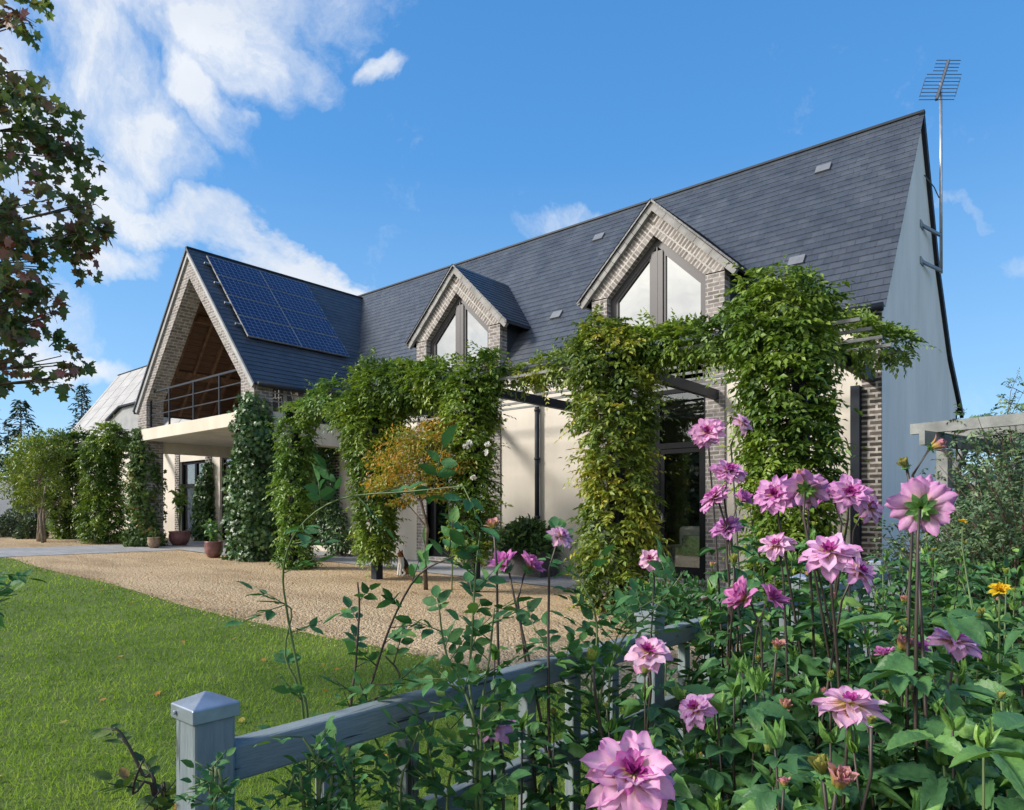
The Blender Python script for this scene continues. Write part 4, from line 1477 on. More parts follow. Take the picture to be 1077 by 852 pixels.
# ------------------------------------------------------------------ trees and shrubs
def blob_tree(name, label, cat, base, trunk_pts, blobs, n, mname, tmpl, ls, lw, bark='bark', r0=.10, group=None, flat=0.5, kids=3, squash=.86, loose=.13):
    """trunk with limbs to every leaf mass; leaves spread in clumps through the masses' volume"""
    t = thing(name, base, label, cat, group)
    tr = MB()
    base = np.array(base, float)
    tp = [base + np.array(p, float) for p in trunk_pts]
    tr.tube(tp, [r0 * (1 - .55 * i / (len(tp) - 1)) for i in range(len(tp))], 8)
    L = Leaves()
    vol = np.array([b[3] ** 2 for b in blobs]); vol = vol / vol.sum()
    tips = []
    for (bx, by, bz, br), w in zip(blobs, vol):
        c = base + np.array([bx, by, bz])
        k0 = min(range(len(tp)), key=lambda i: np.linalg.norm(tp[i] - c) + 3 * max(0, tp[i][2] - c[2] + .2))
        s = tp[k0]
        mid = (s + c) / 2 + np.array([0, 0, .12 * br]) + .08 * br * rng.normal(size=3)
        tr.tube([s, mid, c], [r0 * .38, r0 * .24, r0 * .10], 6)
        for _ in range(kids * 2):
            e = c + rvec(1)[0] * br * np.array([.55, .55, .45])
            tr.tube([mid * .4 + c * .6, (c + e) / 2 + .06 * br * rng.normal(size=3), e], [r0 * .14, r0 * .09, r0 * .03], 5)
        nn = int(n * w)
        nc = max(6, nn // 22)
        cc = c + rvec(nc) * (br * np.cbrt(rnd(nc, .12, 1.0)))[:, None] * np.array([1, 1, squash])
        k = rng.integers(0, nc, nn)
        C = cc[k] + rng.normal(size=(nn, 3)) * br * loose * np.array([1, 1, squash])
        out = unit(C - c)
        N = out * .35 + np.array([0, 0, 1.0]) * flat + .6 * rng.normal(size=(nn, 3))
        A = out * .6 + np.array([0, 0, -.35]) + .8 * rng.normal(size=(nn, 3))
        tn = np.clip(.5 * rnd(nc)[k] + .5 * rnd(nn), 0, 1)
        sc = rnd(nn, .7, 1.25)
        L.add(tmpl, C, A, N, ls * sc, lw * sc, tn)
    tr.build('trunk', M[bark], t, True)
    L.build('crown', M[mname], t)
    return t


# orange japanese maple in front of the pergola
b0 = at(448, 617, 11.3)
b0[2] = GZ(b0[0])
blob_tree('maple_tree', 'small orange and yellow japanese maple in front of the pergola', 'tree', b0,
          [(0, 0, 0), (-.03, 0, .5), (.02, .02, 1.0), (-.12, .0, 1.45), (-.2, .05, 1.9)],
          [(-.35, 0, 2.45, .50), (.15, 0, 2.35, .46), (-.75, .0, 2.15, .45), (.50, .1, 2.05, .40), (-.25, -.2, 1.95, .48), (-.95, .0, 1.75, .38), (.25, -.1, 1.62, .34), (.1, .3, 2.75, .32), (-.62, .1, 1.45, .24)],
          7000, 'orange_maple', 'diamond', .072, .031, 'bark', .040, None, .9, 1, .45, .2)
# bushy green maple, far left
b0 = np.array([-25.2, 6.9, GZ(-25)])
tm = blob_tree('maple_tree', 'bushy yellow-green maple with several thin trunks at the far left of the gravel', 'tree', b0,
               [(0, 0, 0), (.1, .1, .6), (.0, .1, 1.2), (.0, .0, 1.8)],
               [(-.2, 0, 2.7, .80), (.55, .1, 2.75, .62), (-1.0, 0, 2.3, .75), (.5, 0, 1.9, .65), (-.5, -.3, 1.8, .75), (-1.5, .1, 1.75, .6), (.7, .3, 1.2, .45), (-.1, .3, 3.1, .5), (-.9, 0, 1.3, .45)],
               9000, 'green_maple', 'diamond', .10, .048, 'palebark', .07)
ex_ = MB()
for dx, dy in ((-.45, .1), (.4, .05), (.75, -.1)):
    ex_.tube([b0 + (dx, dy, 0), b0 + (dx * .7, dy, .8), b0 + (dx * 1.3, dy, 1.7)], [.05, .04, .02], 6)
ex_.build('trunk', M['palebark'], tm, True)
# turning maple whose branches hang in from the left
b0 = np.array([-6.9, .05, 0])
px = [(18, 20, 4.7, .20), (8, 75, 4.8, .22), (30, 165, 4.9, .40), (55, 135, 4.8, .20), (20, 215, 4.9, .42), (75, 250, 4.9, .24), (95, 215, 4.85, .14), (40, 275, 4.9, .34), (15, 320, 4.8, .36), (48, 335, 4.9, .22), (20, 385, 4.9, .26), (70, 380, 4.9, .16), (55, 400, 4.85, .12), (-40, 120, 4.7, .6), (-50, 250, 4.6, .6), (-60, 350, 4.8, .5)]
bl = []
for x, y, t_, r_ in px:
    p = at(x, y, t_) - b0
    bl.append((p[0], p[1], p[2], r_))
bl += [(-.6, .3, 4.6, .9), (.1, -.6, 4.2, .9), (-.9, -.7, 3.6, .9), (-.3, .9, 3.7, .8), (-.5, .1, 5.4, .6)]
blob_tree('maple_tree', 'maple with dark green and reddish leaves hanging in at the upper left', 'tree', b0,
          [(0, 0, 0), (.02, .05, 1.0), (.1, .1, 2.0), (.15, .2, 2.8), (.1, .2, 3.7), (.0, .2, 4.8)], bl, 9600, 'red_maple', 'maple', .080, .085, 'bark', .038, None, .25, 2)


def conifer(label, base, h, w, n, droop=.25, gap=.5, group=None):
    t = thing('fir_tree', base, label, 'tree', group)
    base = np.array(base, float)
    tr = MB().tube([base, base + (0, 0, h * .6), base + (0, 0, h)], [h * .018, h * .009, .012], 6)
    L = Leaves()
    nl_ = int(h * 2.4)
    for i in range(nl_):
        f = (i + .5) / nl_
        z = h * (.12 + .88 * f)
        for k in range(7):
            a = rng.uniform(0, 6.28)
            ln = w * (1 - f) ** .8 * rng.uniform(.6, 1.1) + .12
            d = np.array([math.cos(a), math.sin(a), 0])
            p1 = base + (0, 0, z) + d * ln * .55 + np.array([0, 0, ln * .06]); p2 = base + (0, 0, z) + d * ln + np.array([0, 0, -ln * droop + .1])
            tr.tube([base + (0, 0, z), p1, p2], [.03, .02, .008], 4)
            m_ = max(6, int(n * ln / w))
            u = rnd(m_, .15, 1.0)
            C = (base + np.array([0, 0, z])) * ((1 - u) ** 2)[:, None] + p1 * (2 * u * (1 - u))[:, None] + p2 * (u * u)[:, None] + rng.normal(size=(m_, 3)) * .10
            sd = np.array([-d[1], d[0], 0])
            A = d * .6 + sd * rng.choice([-1, 1], m_)[:, None] * .7 + np.array([0, 0, -.35]) + .3 * rng.normal(size=(m_, 3))
            L.add('diamond', C, A, np.array([0, 0, 1.0]) + .4 * rng.normal(size=(m_, 3)), rnd(m_, .3, .55), .13, rnd(m_))
    tr.build('trunk', M['bark'], t)
    L.build('crown', M['conifer'], t)
    return t


def ground_at(px_, t_):
    p = at(px_, 540, t_)
    p[2] = GZ(p[0]) - .02
    return p


BG = 'trees beyond the garden wall'
conifer('broad dark fir beyond the left end of the garden, lower than the roof', ground_at(22, 46), 8.4, 2.6, 16, .3, group=BG)
conifer('slender dark fir standing beside the left end of the slate roof', ground_at(86, 60), 12.0, 2.6, 12, .3, group=BG)
conifer('dark fir at the very left edge, half hidden by maple leaves', ground_at(-20, 42), 9.4, 2.5, 14, .3, group=BG)
for lab, pxx, t_, hh, rr in (('pale green tree showing between the two dark firs', 60, 75, 9.0, 3.0), ('low hazy green tree behind the bushy maple', 40, 62, 7.2, 2.6)):
    bb = ground_at(pxx, t_)
    blob_tree('leafy_tree', lab, 'tree', bb, [(0, 0, 0), (.1, 0, hh * .3), (0, .1, hh * .55), (0, 0, hh * .75)],
              [(0, 0, hh * .72, rr * .7), (-rr * .5, 0, hh * .5, rr * .6), (rr * .5, .2, hh * .52, rr * .6), (0, .4, hh * .38, rr * .6), (.3, 0, hh * .88, rr * .4)], 3500, 'far_leaves', 'diamond', .5, .3, 'bark', .22, BG)
for lab, pxx, t_, hh, rr in (('tall light green tree beyond the right-hand arbour', 1072, 17, 3.1, 1.5),
                             ('leafy tree behind the arbour, close to the pale gable wall', 1040, 21, 2.6, 1.5),
                             ('green tree further right behind the arbour', 1120, 18, 3.4, 1.7)):
    bb = ground_at(pxx, t_)
    blob_tree('leafy_tree', lab, 'tree', bb, [(0, 0, 0), (.1, 0, hh * .3), (0, .1, hh * .55), (0, 0, hh * .75)],
              [(0, 0, hh * .72, rr * .6), (-rr * .5, 0, hh * .5, rr * .6), (rr * .5, .2, hh * .52, rr * .6), (0, .4, hh * .30, rr * .7), (.3, 0, hh * .88, rr * .3)], 5000, 'feather', 'diamond', .16, .06, 'bark', .10, BG)
# trees behind the photographer (they show in the dark door glass)
for i, (x, y, hh) in enumerate(((-4, -17, 6.2), (3, -18, 6.8), (-10, -18, 5.6), (-17, -17, 6.4), (-24, -19, 6.0), (9, -16, 6.0))):
    bb = (x, y, GZ(x))
    rr = 3.2
    blob_tree('leafy_tree', 'broad tree behind the lawn that shows only in the window glass', 'tree', bb, [(0, 0, 0), (.1, 0, hh * .3), (0, .1, hh * .55), (0, 0, hh * .7)],
              [(0, 0, hh * .7, rr * .62), (-rr * .6, 0, hh * .45, rr * .7), (rr * .6, .2, hh * .45, rr * .7), (0, .4, hh * .3, rr * .7)], 2600, 'far_leaves', 'diamond', .75, .5, 'bark', .2, 'trees behind the photographer')


def dome_shrub(name, label, c, r, h, n, mname, tmpl, ls, lw, group=None, shell=.75, cat='shrub'):
    t = thing(name, c, label, cat, group)
    c = np.array(c, float)
    d = rvec(n); d[:, 2] = np.abs(d[:, 2]) * 1.0
    rad = rnd(n, shell, 1.0)
    C = c + d * rad[:, None] * np.array([r, r, h]) + np.array([0, 0, .03])
    L = Leaves().add(tmpl, C, d + .7 * rng.normal(size=(n, 3)), d + .5 * rng.normal(size=(n, 3)), ls * rnd(n, .7, 1.2), lw * rnd(n, .7, 1.2), rnd(n))
    L.build('foliage', M[mname], t)
    s = MB()
    for k in range(6):
        a = k * 1.05
        s.tube([c, c + np.array([math.cos(a) * r * .3, math.sin(a) * r * .3, h * .5]), c + np.array([math.cos(a) * r * .7, math.sin(a) * r * .7, h * .75])], [.03, .02, .01], 5)
    s.build('stem', M['bark'], t)
    return t


SG = 'clipped shrubs by the white wall'
for lab, pxx, t_, r_, h_ in (('clipped round grey-green shrub nearest the bushy maple trunks', 33, 23.5, .46, .70), ('clipped round shrub at the left edge by the white wall', 4, 25, .62, .78), ('small loose shrub behind the clipped round ones', 20, 28, .7, 1.15)):
    c = ground_at(pxx, t_)
    dome_shrub('garden_shrub', lab, c, r_, h_, 1500, 'box', 'ovate', .10, .06, SG)
wl = MB().box(-36.3, -36.0, -8.0, 8.9, .3, 2.75)
wl.box(-36.36, -35.94, -8.0, 8.95, 2.75, 2.83)
tag(wl.build('garden_wall', M['white_wall']), 'plain white garden wall at the far left behind the clipped shrubs', 'wall')

# ------------------------------------------------------------------ pots, planter, cat
def pot(name, label, c, r, h, m, plant, group=None):
    t = thing(name, c, label, 'plant pot', group)
    MB().lathe([(r * .62, 0), (r * .90, h * .30), (r, h * .62), (r * .93, h * .88), (r * 1.0, h * .94), (r * 1.0, h), (r * .88, h), (r * .85, h * .86)], c, 24).build('pot_body', M[m], t, True)
    MB().lathe([(r * .84, h * .84), (r * .5, h * .87)], c, 20).build('potting_soil', M['soil'], t)


def pot_plant(label, c, n, spread, height, ls, lw, mname='dahlia_leaf', trunk=.0):
    t = thing('potted_plant', c, label, 'plant')
    c = np.array(c, float)
    s, L = MB(), Leaves()
    for k in range(n):
        a = rng.uniform(0, 6.28)
        top = c + np.array([math.cos(a) * spread * rng.uniform(.2, 1), math.sin(a) * spread * rng.uniform(.2, 1), trunk + (height - trunk) * rng.uniform(.45, 1)])
        s.tube([c, (c + top) / 2 + (0, 0, .06), top], [.008, .007, .004], 5)
        m_ = 9
        u = rnd(m_, .55 if trunk else .3, 1)
        C = c * (1 - u)[:, None] + top * u[:, None]
        L.add('ovate', C, rvec(m_) + np.array([0, 0, .25]), np.array([0, 0, 1.0]) + .6 * rng.normal(size=(m_, 3)), ls * rnd(m_, .6, 1.2), lw * rnd(m_, .6, 1.2), rnd(m_))
    s.build('stem', M['greenstem'], t)
    L.build('foliage', M[mname], t)


PG = 'pots on the entrance terrace'
p1 = np.array([-21.0, 9.35, GZ(-21) + .02])
pot('plant_pot', 'wide purple-brown glazed pot by the entrance, the largest of the terrace pots', p1, .30, .42, 'terracotta', 0, PG)
pot_plant('leggy plant with a tuft of leaves in the widest terrace pot', p1 + (0, 0, .4), 7, .24, 1.45, .22, .11, 'wisteria_light', .9)
p2 = np.array([-20.35, 8.35, GZ(-20.4) + .01])
pot('plant_pot', 'small rough clay pot at the foot of the reddening creeper', p2, .17, .30, 'claypot', 0, PG)
pot_plant('small drooping plant in the rough clay pot', p2 + (0, 0, .27), 6, .16, .25, .08, .05, 'ivy_red')
p3 = np.array([-16.35, 8.1, GZ(-16.3) + .02])
pot('plant_pot', 'red-brown glazed pot beside the dark ivy cone', p3, .22, .38, 'terracotta', 0, PG)
pot_plant('bushy plant in the red-brown pot beside the ivy cone', p3 + (0, 0, .34), 10, .3, .62, .16, .07)
tr_ = thing('planter_trough', (-8.75, 10.75, .02), 'dark wooden planter trough against the cream wall', 'planter')
tb = MB()
c_ = (-8.75, 10.75)
tb.box(c_[0] - .55, c_[0] + .55, c_[1] - .27, c_[1] - .23, .06, .52); tb.box(c_[0] - .55, c_[0] + .55, c_[1] + .23, c_[1] + .27, .06, .52)
tb.box(c_[0] - .55, c_[0] - .51, c_[1] - .23, c_[1] + .23, .06, .52); tb.box(c_[0] + .51, c_[0] + .55, c_[1] - .23, c_[1] + .23, .06, .52)
tb.build('trough_side', M['trough'], tr_)
MB().box(c_[0] - .58, c_[0] + .58, c_[1] - .30, c_[1] - .22, .52, .57).build('rim', M['trough'], tr_)
MB().box(c_[0] - .5, c_[0] + .5, c_[1] - .22, c_[1] + .22, .40, .46).build('potting_soil', M['soil'], tr_)
dome_shrub('trough_shrub', 'round dark green shrub growing in the wooden trough by the downpipe', (c_[0], c_[1], .46), .62, .72, 1700, 'ivy', 'ovate', .13, .075, None, .55)
dm = thing('door_mat', (-24.3, 10.85, GZ(-24.3)), 'brown mat on the step of the entrance door', 'mat')
MB().box(-24.9, -23.9, 10.955, 11.25, .502, .525).build('mat_pile', M['terracotta'], dm)


def skin_body(name, nodes, edges, parent, material, sub=2):
    me = bpy.data.meshes.new(name)
    off = root_of(parent)
    me.from_pydata([tuple(float(a) - o for a, o in zip(p, off)) for p, _ in nodes], edges, [])
    o = bpy.data.objects.new(name, me)
    COL.objects.link(o)
    o.modifiers.new('skin', 'SKIN')
    for v, (_, r_) in zip(me.skin_vertices[0].data, nodes):
        v.radius = (r_, r_) if isinstance(r_, (int, float)) else r_
    me.skin_vertices[0].data[0].use_root = True
    s = o.modifiers.new('sub', 'SUBSURF'); s.levels = sub; s.render_levels = sub
    me.materials.append(material)
    if parent is not None:
        o.parent = parent
    return o


def cat_mat():
    m, q, out = mat('calico_fur')
    p = q.n('ShaderNodeTexCoord').outputs['Object']
    s = q.sep(p)
    n1 = q.noise(p, 9, 3)
    c = q.mix(q.ramp(q.noise(p, 6.5, 2), [(.48, (0, 0, 0)), (.52, (1, 1, 1))]), (.035, .025, .020), (.30, .13, .045))
    # white chest and muzzle on the front side (local +x is where it faces)
    w = q.m('GREATER_THAN', q.m('ADD', s[0], q.m('MULTIPLY', n1, .05)), .045)
    low = q.m('LESS_THAN', s[2], .36)
    c = q.mix(q.m('MULTIPLY', w, low), c, (.70, .67, .62))
    pbsdf(q, out, c, .9, .2, 0, q.noise(p, 160, 2), .004)
    return m


cp = at(424, 606, 13.3)
ct = thing('cat', (cp[0], cp[1], GZ(cp[0]) + .016), 'calico cat with a white chest sitting upright on the paving', 'cat')
ang = math.atan2(-cp[1] - 2, -cp[0] - 4)
o3 = np.array(ct.location)


def cl_(x, y, z):
    return (o3[0] + x, o3[1] + y, o3[2] + z)


cat_nodes = [(cl_(-.07, 0, .10), .095), (cl_(-.04, 0, .20), .085), (cl_(.02, 0, .29), .062), (cl_(.04, 0, .35), .045), (cl_(.06, 0, .41), .062), (cl_(.115, 0, .395), .032),
             (cl_(.05, .045, .22), .036), (cl_(.075, .045, .10), .024), (cl_(.08, .045, .02), .022), (cl_(.11, .045, .015), .020),
             (cl_(.05, -.045, .22), .036), (cl_(.075, -.045, .10), .024), (cl_(.08, -.045, .02), .022), (cl_(.11, -.045, .015), .020),
             (cl_(-.02, .085, .08), .055), (cl_(.03, .09, .02), .024), (cl_(.08, .09, .015), .02),
             (cl_(-.02, -.085, .08), .055), (cl_(.03, -.09, .02), .024), (cl_(.08, -.09, .015), .02),
             (cl_(-.14, -.02, .03), .026), (cl_(-.12, -.12, .022), .022), (cl_(-.02, -.17, .022), .018),
             (cl_(.05, .042, .455), .020), (cl_(.05, .05, .50), .006), (cl_(.05, -.042, .455), .020), (cl_(.05, -.05, .50), .006)]
cat_edges = [(0, 1), (1, 2), (2, 3), (3, 4), (4, 5), (2, 6), (6, 7), (7, 8), (8, 9), (2, 10), (10, 11), (11, 12), (12, 13), (0, 14), (14, 15), (15, 16), (0, 17), (17, 18), (18, 19), (0, 20), (20, 21), (21, 22), (4, 23), (23, 24), (4, 25), (25, 26)]
body = skin_body('cat_body', cat_nodes, cat_edges, ct, cat_mat())
for s in (-1, 1):
    MB().lathe([(.001, -.009), (.008, -.004), (.009, 0), (.008, .004), (.001, .009)], cl_(.117, .026 * s, .422), 10).build('eye', M['black_frame'], ct, True)
MB().lathe([(.001, -.006), (.007, 0), (.001, .006)], cl_(.148, 0, .40), 8).build('nose', M['terracotta'], ct, True)
ct.rotation_euler.z = R(-100)

# ------------------------------------------------------------------ fence
FX = -1.18
fen = thing('garden_fence', (FX, 2.1, 0), 'low weathered blue-grey wooden fence with capped posts', 'fence')
posts = [.57, 2.12, 3.67, 5.22, 6.77]
for y in posts:
    po = MB().box(FX - .036, FX + .036, y - .036, y + .036, -.05, .955).build('post', M['fence'], fen, bevel=.005)
    cap = MB()
    h0, h1, w = .950, .974, .0415
    v = [(FX + a * w, y + b * w, z) for z in (h0, h1) for a, b in ((-1, -1), (1, -1), (1, 1), (-1, 1))] + [(FX, y, h1 + .020)]
    cap.add(v, [(3, 2, 1, 0), (0, 1, 5, 4), (1, 2, 6, 5), (2, 3, 7, 6), (3, 0, 4, 7), (4, 5, 8), (5, 6, 8), (6, 7, 8), (7, 4, 8)])
    cap.tube([(FX - .02, y - .042, .962), (FX - .02, y - .046, .962)], .004, 8)
    cap.build('post_cap', M['capmetal'] if 'capmetal' in M else M.setdefault('capmetal', simple('cap_metal', (.33, .38, .45), .38, .5, .55, .15, 25)), po, bevel=.003)
for y0, y1 in zip(posts[:-1], posts[1:]):
    a, c = y0 + .037, y1 - .037
    r1 = MB().box(FX - .024, FX + .024, a, c, .828, .895)
    r1.build('top_rail', M['rail'], fen, bevel=.006)
    MB().box(FX - .019, FX + .019, a, c, .590, .645).build('middle_rail', M['rail'], fen, bevel=.005)
    MB().box(FX - .019, FX + .019, a, c, .12, .18).build('bottom_rail', M['rail'], fen, bevel=.005)
    n = 6
    for k in range(n):
        y = a + (c - a) * (k + 1) / (n + 1)
        for z0, z1 in ((.646, .821), (.181, .584)):
            MB().box(FX - .016, FX + .016, y - .020, y + .020, z0, z1).build('baluster', M['fence'], fen, bevel=.004)

# ------------------------------------------------------------------ white timber arbour on the right
arb = thing('garden_arbour', (-.95, 8.7, 0), 'weathered white timber arbour with trellis sides, overgrown', 'arbour')
D = unit(np.array([.26, .97, 0])); Q = np.array([.97, -.26, 0])
A0 = np.array([-1.24, 7.45, 2.0])
for off in (0, 1.15):
    b_ = A0 + Q * off
    MB().bar(b_ - D * .12, b_ + D * 3.3, .05, .13).build('beam', M['arbour'], arb)
    for s in (.32, 1.65, 2.95):
        p = b_ + D * s
        MB().bar((p[0], p[1], 0), (p[0], p[1], 1.914), .10, .10, D).build('post', M['arbour'], arb)
        MB().bar(p + D * .05 + (0, 0, -.45), p + D * .42 + (0, 0, -.08), .05, .06).build('brace', M['arbour'], arb)
    tl = MB()
    for z in (.35, .75, 1.15, 1.55):
        tl.bar(b_ + D * .38 + (0, 0, z - 1.98), b_ + D * 2.9 + (0, 0, z - 1.98), .03, .045)
    for k in range(7):
        p = b_ + D * (.55 + k * .37)
        tl.bar((p[0] + .02, p[1], .2), (p[0] + .02, p[1], 1.75), .03, .04, D)
    tl.build('trellis', M['arbour'], arb)
for k in range(5):
    p = A0 + D * (.15 + k * .72) + np.array([0, 0, .115])
    MB().bar(p - Q * .22, p + Q * 1.4, .06, .10).build('rafter', M['arbour'], arb)


def loose_climber():
    t = thing('climbing_rose', (-.9, 8.6, 0), 'rambling climbing rose with feathery shoots covering the white arbour', 'rose')
    s, L = MB(), Leaves()
    for k in range(120):
        st = A0 + D * rng.uniform(.3, 3.2) + Q * rng.uniform(-.12, 1.25)
        p0 = np.array([st[0], st[1], rng.uniform(0, 1.7)])
        p1 = p0 + np.array([rng.normal() * .15, rng.normal() * .15, rng.uniform(.4, 1.1)])
        out = np.array([rng.normal() * .45, rng.normal() * .5, rng.uniform(-.1, .55)])
        if p1[2] > 2.4:
            p1[2] = 2.3
        p2 = p1 + out
        s.tube([p0, (p0 + p1) / 2 + .05 * rng.normal(size=3), p1, p2], [.010, .008, .006, .003], 5)
        m_ = 30
        u = rnd(m_)
        C = p0 * ((1 - u) ** 2)[:, None] + p1 * (2 * u * (1 - u))[:, None] + p2 * (u * u)[:, None] + rng.normal(size=(m_, 3)) * .07
        Dr = rvec(m_) + np.array([0, 0, .1])
        pinnate(L, C, Dr, rnd(m_, .06, .12), .042, .022, 3, .3)
    # sparse long arching sprays against the sky
    for k in range(12):
        p0 = A0 + D * rng.uniform(.5, 3.2) + Q * rng.uniform(0, 1.2)
        p2 = p0 + np.array([rng.uniform(-.1, .7), rng.uniform(-.3, .5), rng.uniform(.3, .75)])
        p1 = (p0 + p2) / 2 + np.array([0, 0, .18])
        s.tube([p0, p1, p2], [.005, .004, .002], 4)
        m_ = 16
        u = rnd(m_, .1, 1)
        C = p0 * ((1 - u) ** 2)[:, None] + p1 * (2 * u * (1 - u))[:, None] + p2 * (u * u)[:, None]
        pinnate(L, C, rvec(m_) + (p2 - p0), rnd(m_, .06, .11), .030, .010, 4, .2)
    s.build('cane', M['bark'], t)
    L.build('foliage', M['feather'], t)


loose_climber()


def airy_shrub(name, label, c, h, r_, n, mname, group=None):
    t = thing(name, c, label, 'shrub', group)
    c = np.array(c, float)
    s, L = MB(), Leaves()
    for k in range(n):
        a = rng.uniform(0, 6.28)
        rr = r_ * math.sqrt(rng.uniform(.05, 1))
        p2 = c + np.array([math.cos(a) * rr, math.sin(a) * rr, h * rng.uniform(.45, 1)])
        p1 = c * .5 + p2 * .5 + np.array([-math.cos(a) * rr * .25, -math.sin(a) * rr * .25, h * .12])
        s.tube([c + np.array([math.cos(a), math.sin(a), 0]) * .06, p1, p2], [.009, .006, .002], 5)
        m_ = 26
        u = rnd(m_, .15, 1)
        C = c * ((1 - u) ** 2)[:, None] + p1 * (2 * u * (1 - u))[:, None] + p2 * (u * u)[:, None] + rng.normal(size=(m_, 3)) * .05
        pinnate(L, C, rvec(m_) + np.array([0, 0, .2]), rnd(m_, .07, .14), .042, .020, 3, .25)
    s.build('stem', M['bark'], t)
    L.build('foliage', M[mname], t)


AS = 'tall airy shrubs before the arbour'
airy_shrub('garden_shrub', 'tall airy shrub hiding the left post of the white arbour', at(1028, 540, 6.3) * (1, 1, 0), 1.75, .6, 42, 'feather', AS)
airy_shrub('garden_shrub', 'tallest airy shrub at the right edge, rising above the arbour beam', at(1075, 540, 5.6) * (1, 1, 0), 2.1, .7, 60, 'feather', AS)
airy_shrub('garden_shrub', 'airy shrub of medium height below the arbour beam end', at(985, 540, 5.6) * (1, 1, 0), 1.25, .5, 45, 'feather', AS)
BS = 'shrubs at the back of the flower bed'
for lab, c, r_, h_, n_, mm in (('loose green shrub between the brick corner and the white arbour', (-1.05, 7.2, 0), .75, 1.15, 2600, 'feather'),
                               ('dark green shrub at the foot of the white arbour', (-.25, 6.0, 0), .8, 1.05, 2600, 'dahlia_leaf'),
                               ('light green shrub at the right edge before the arbour', (.55, 6.6, 0), .8, 1.25, 2600, 'feather'),
                               ('low green shrub behind the tall pink dahlias near the broad wisteria', (-1.75, 6.3, 0), .6, .80, 2000, 'rose_leaf'),
                               ('low shrub at the foot of the yellowing wisteria', (-3.6, 6.9, 0), .75, .62, 1700, 'rose_leaf')):
    dome_shrub('garden_shrub', lab, c, r_, h_, n_, mm, 'ovate', .085, .045, BS, .35)


# ------------------------------------------------------------------ dahlias
def petal_rows(rows, seed):
    """one bloom, radius about 1, axis +z; returns verts, faces, colours"""
    rg = np.random.default_rng(seed)
    V, Fc, Cc = [], [], []
    for (n, ln, el, wd, r0, z0, colr, ph0) in rows:
        for i in range(n):
            a = 2 * math.pi * (i + ph0) / n + rg.normal() * .09
            e = R(el + rg.normal() * 7)
            l_ = ln * rg.uniform(.86, 1.1)
            w_ = wd * rg.uniform(.78, 1.2)
            if rg.random() < .08:
                e -= .5; l_ *= .85
            cup = rg.uniform(.10, .34)
            bend = rg.uniform(-.30, .10)
            rad = np.array([math.cos(a), math.sin(a), 0]); tan = np.array([-math.sin(a), math.cos(a), 0]); zz = np.array([0, 0, 1.0])
            tw = rg.normal() * .12
            o = len(V)
            nu, nv = 7, 5
            for iu in range(nu):
                u = iu / (nu - 1)
                prof = (math.sin(math.pi * (.10 + .66 * u)) ** .8) * (1 if u < .99 else .62)
                ee = e + bend * u * 1.5
                for iv in range(nv):
                    v = (iv / (nv - 1)) * 2 - 1
                    tipc = l_ * u - (.10 * v * v * l_ if u > .8 else 0) - (.035 * l_ * (iv % 2) if u > .95 else 0)
                    hh = cup * w_ * v * v - .05 * w_ * math.cos(v * 6)
                    p = rad * (r0 + tipc * math.cos(ee) - hh * math.sin(ee)) + zz * (z0 + tipc * math.sin(ee) + hh * math.cos(ee)) + tan * (v * w_ * prof * .5 + tw * u * u * l_)
                    V.append(p)
                    b_, m_, t_ = colr
                    k1 = min(1, max(0, (u - .05) / .38))
                    k2 = min(1, max(0, (u - .55) / .45)) * .6 + .4 * abs(v) ** 1.5 * (u > .25)
                    col = np.array(b_) * (1 - k1) + np.array(m_) * k1
                    col = col * (1 - k2) + np.array(t_) * k2
                    Cc.append(np.clip(col * rg.uniform(.94, 1.05), 0, 1))
            for iu in range(nu - 1):
                for iv in range(nv - 1):
                    k = o + iu * nv + iv
                    Fc.append((k, k + 1, k + nv + 1, k + nv))
    return V, Fc, Cc


YEL, PALE, LIL, MAG, DMAG = (.74, .58, .16), (.86, .56, .77), (.66, .22, .54), (.46, .06, .34), (.30, .015, .17)
OPEN = [(13, .93, 2, .44, .10, 0, (YEL, PALE, LIL), 0), (13, .86, 14, .42, .09, .04, (YEL, PALE, LIL), .5), (12, .72, 28, .36, .08, .09, (YEL, PALE, LIL), .2),
        (9, .50, 48, .26, .06, .10, (YEL, LIL, MAG), .6), (9, .34, 64, .17, .05, .10, (MAG, MAG, DMAG), .1), (8, .24, 78, .12, .02, .11, (DMAG, MAG, DMAG), .4)]
LOOSE = [(9, .95, -6, .52, .10, 0, (YEL, PALE, LIL), 0), (9, .88, 10, .48, .09, .04, (YEL, PALE, PALE), .5), (8, .66, 34, .38, .08, .08, (YEL, PALE, LIL), .3), (8, .36, 58, .18, .05, .10, (YEL, MAG, MAG), .1), (8, .22, 76, .12, .02, .10, (MAG, DMAG, DMAG), .4)]
CUP = [(8, .95, 42, .48, .10, 0, (YEL, LIL, LIL), 0), (8, .88, 54, .42, .09, .04, (YEL, LIL, LIL), .5), (7, .70, 64, .32, .06, .06, (YEL, LIL, MAG), .2), (7, .5, 74, .22, .04, .08, (MAG, MAG, DMAG), .5)]
GOLD = [(9, .9, 30, .50, .08, 0, ((.62, .36, .02), (.80, .56, .02), (.82, .58, .03)), 0), (8, .75, 50, .42, .06, .05, ((.6, .34, .02), (.80, .52, .02), (.8, .5, .02)), .5), (7, .5, 68, .3, .04, .06, ((.6, .3, .02), (.78, .46, .02), (.75, .4, .02)), .2)]
BUDC = ((.40, .42, .08), (.62, .40, .12), (.62, .22, .42))
BUD = [(7, 1.25, 78, .75, .42, -.5, BUDC, 0), (7, 1.2, 86, .6, .28, -.45, BUDC, .5), (6, 1.0, 90, .5, .12, -.3, BUDC, .2)]
BUDG = ((.16, .22, .05), (.30, .36, .08), (.46, .44, .10))
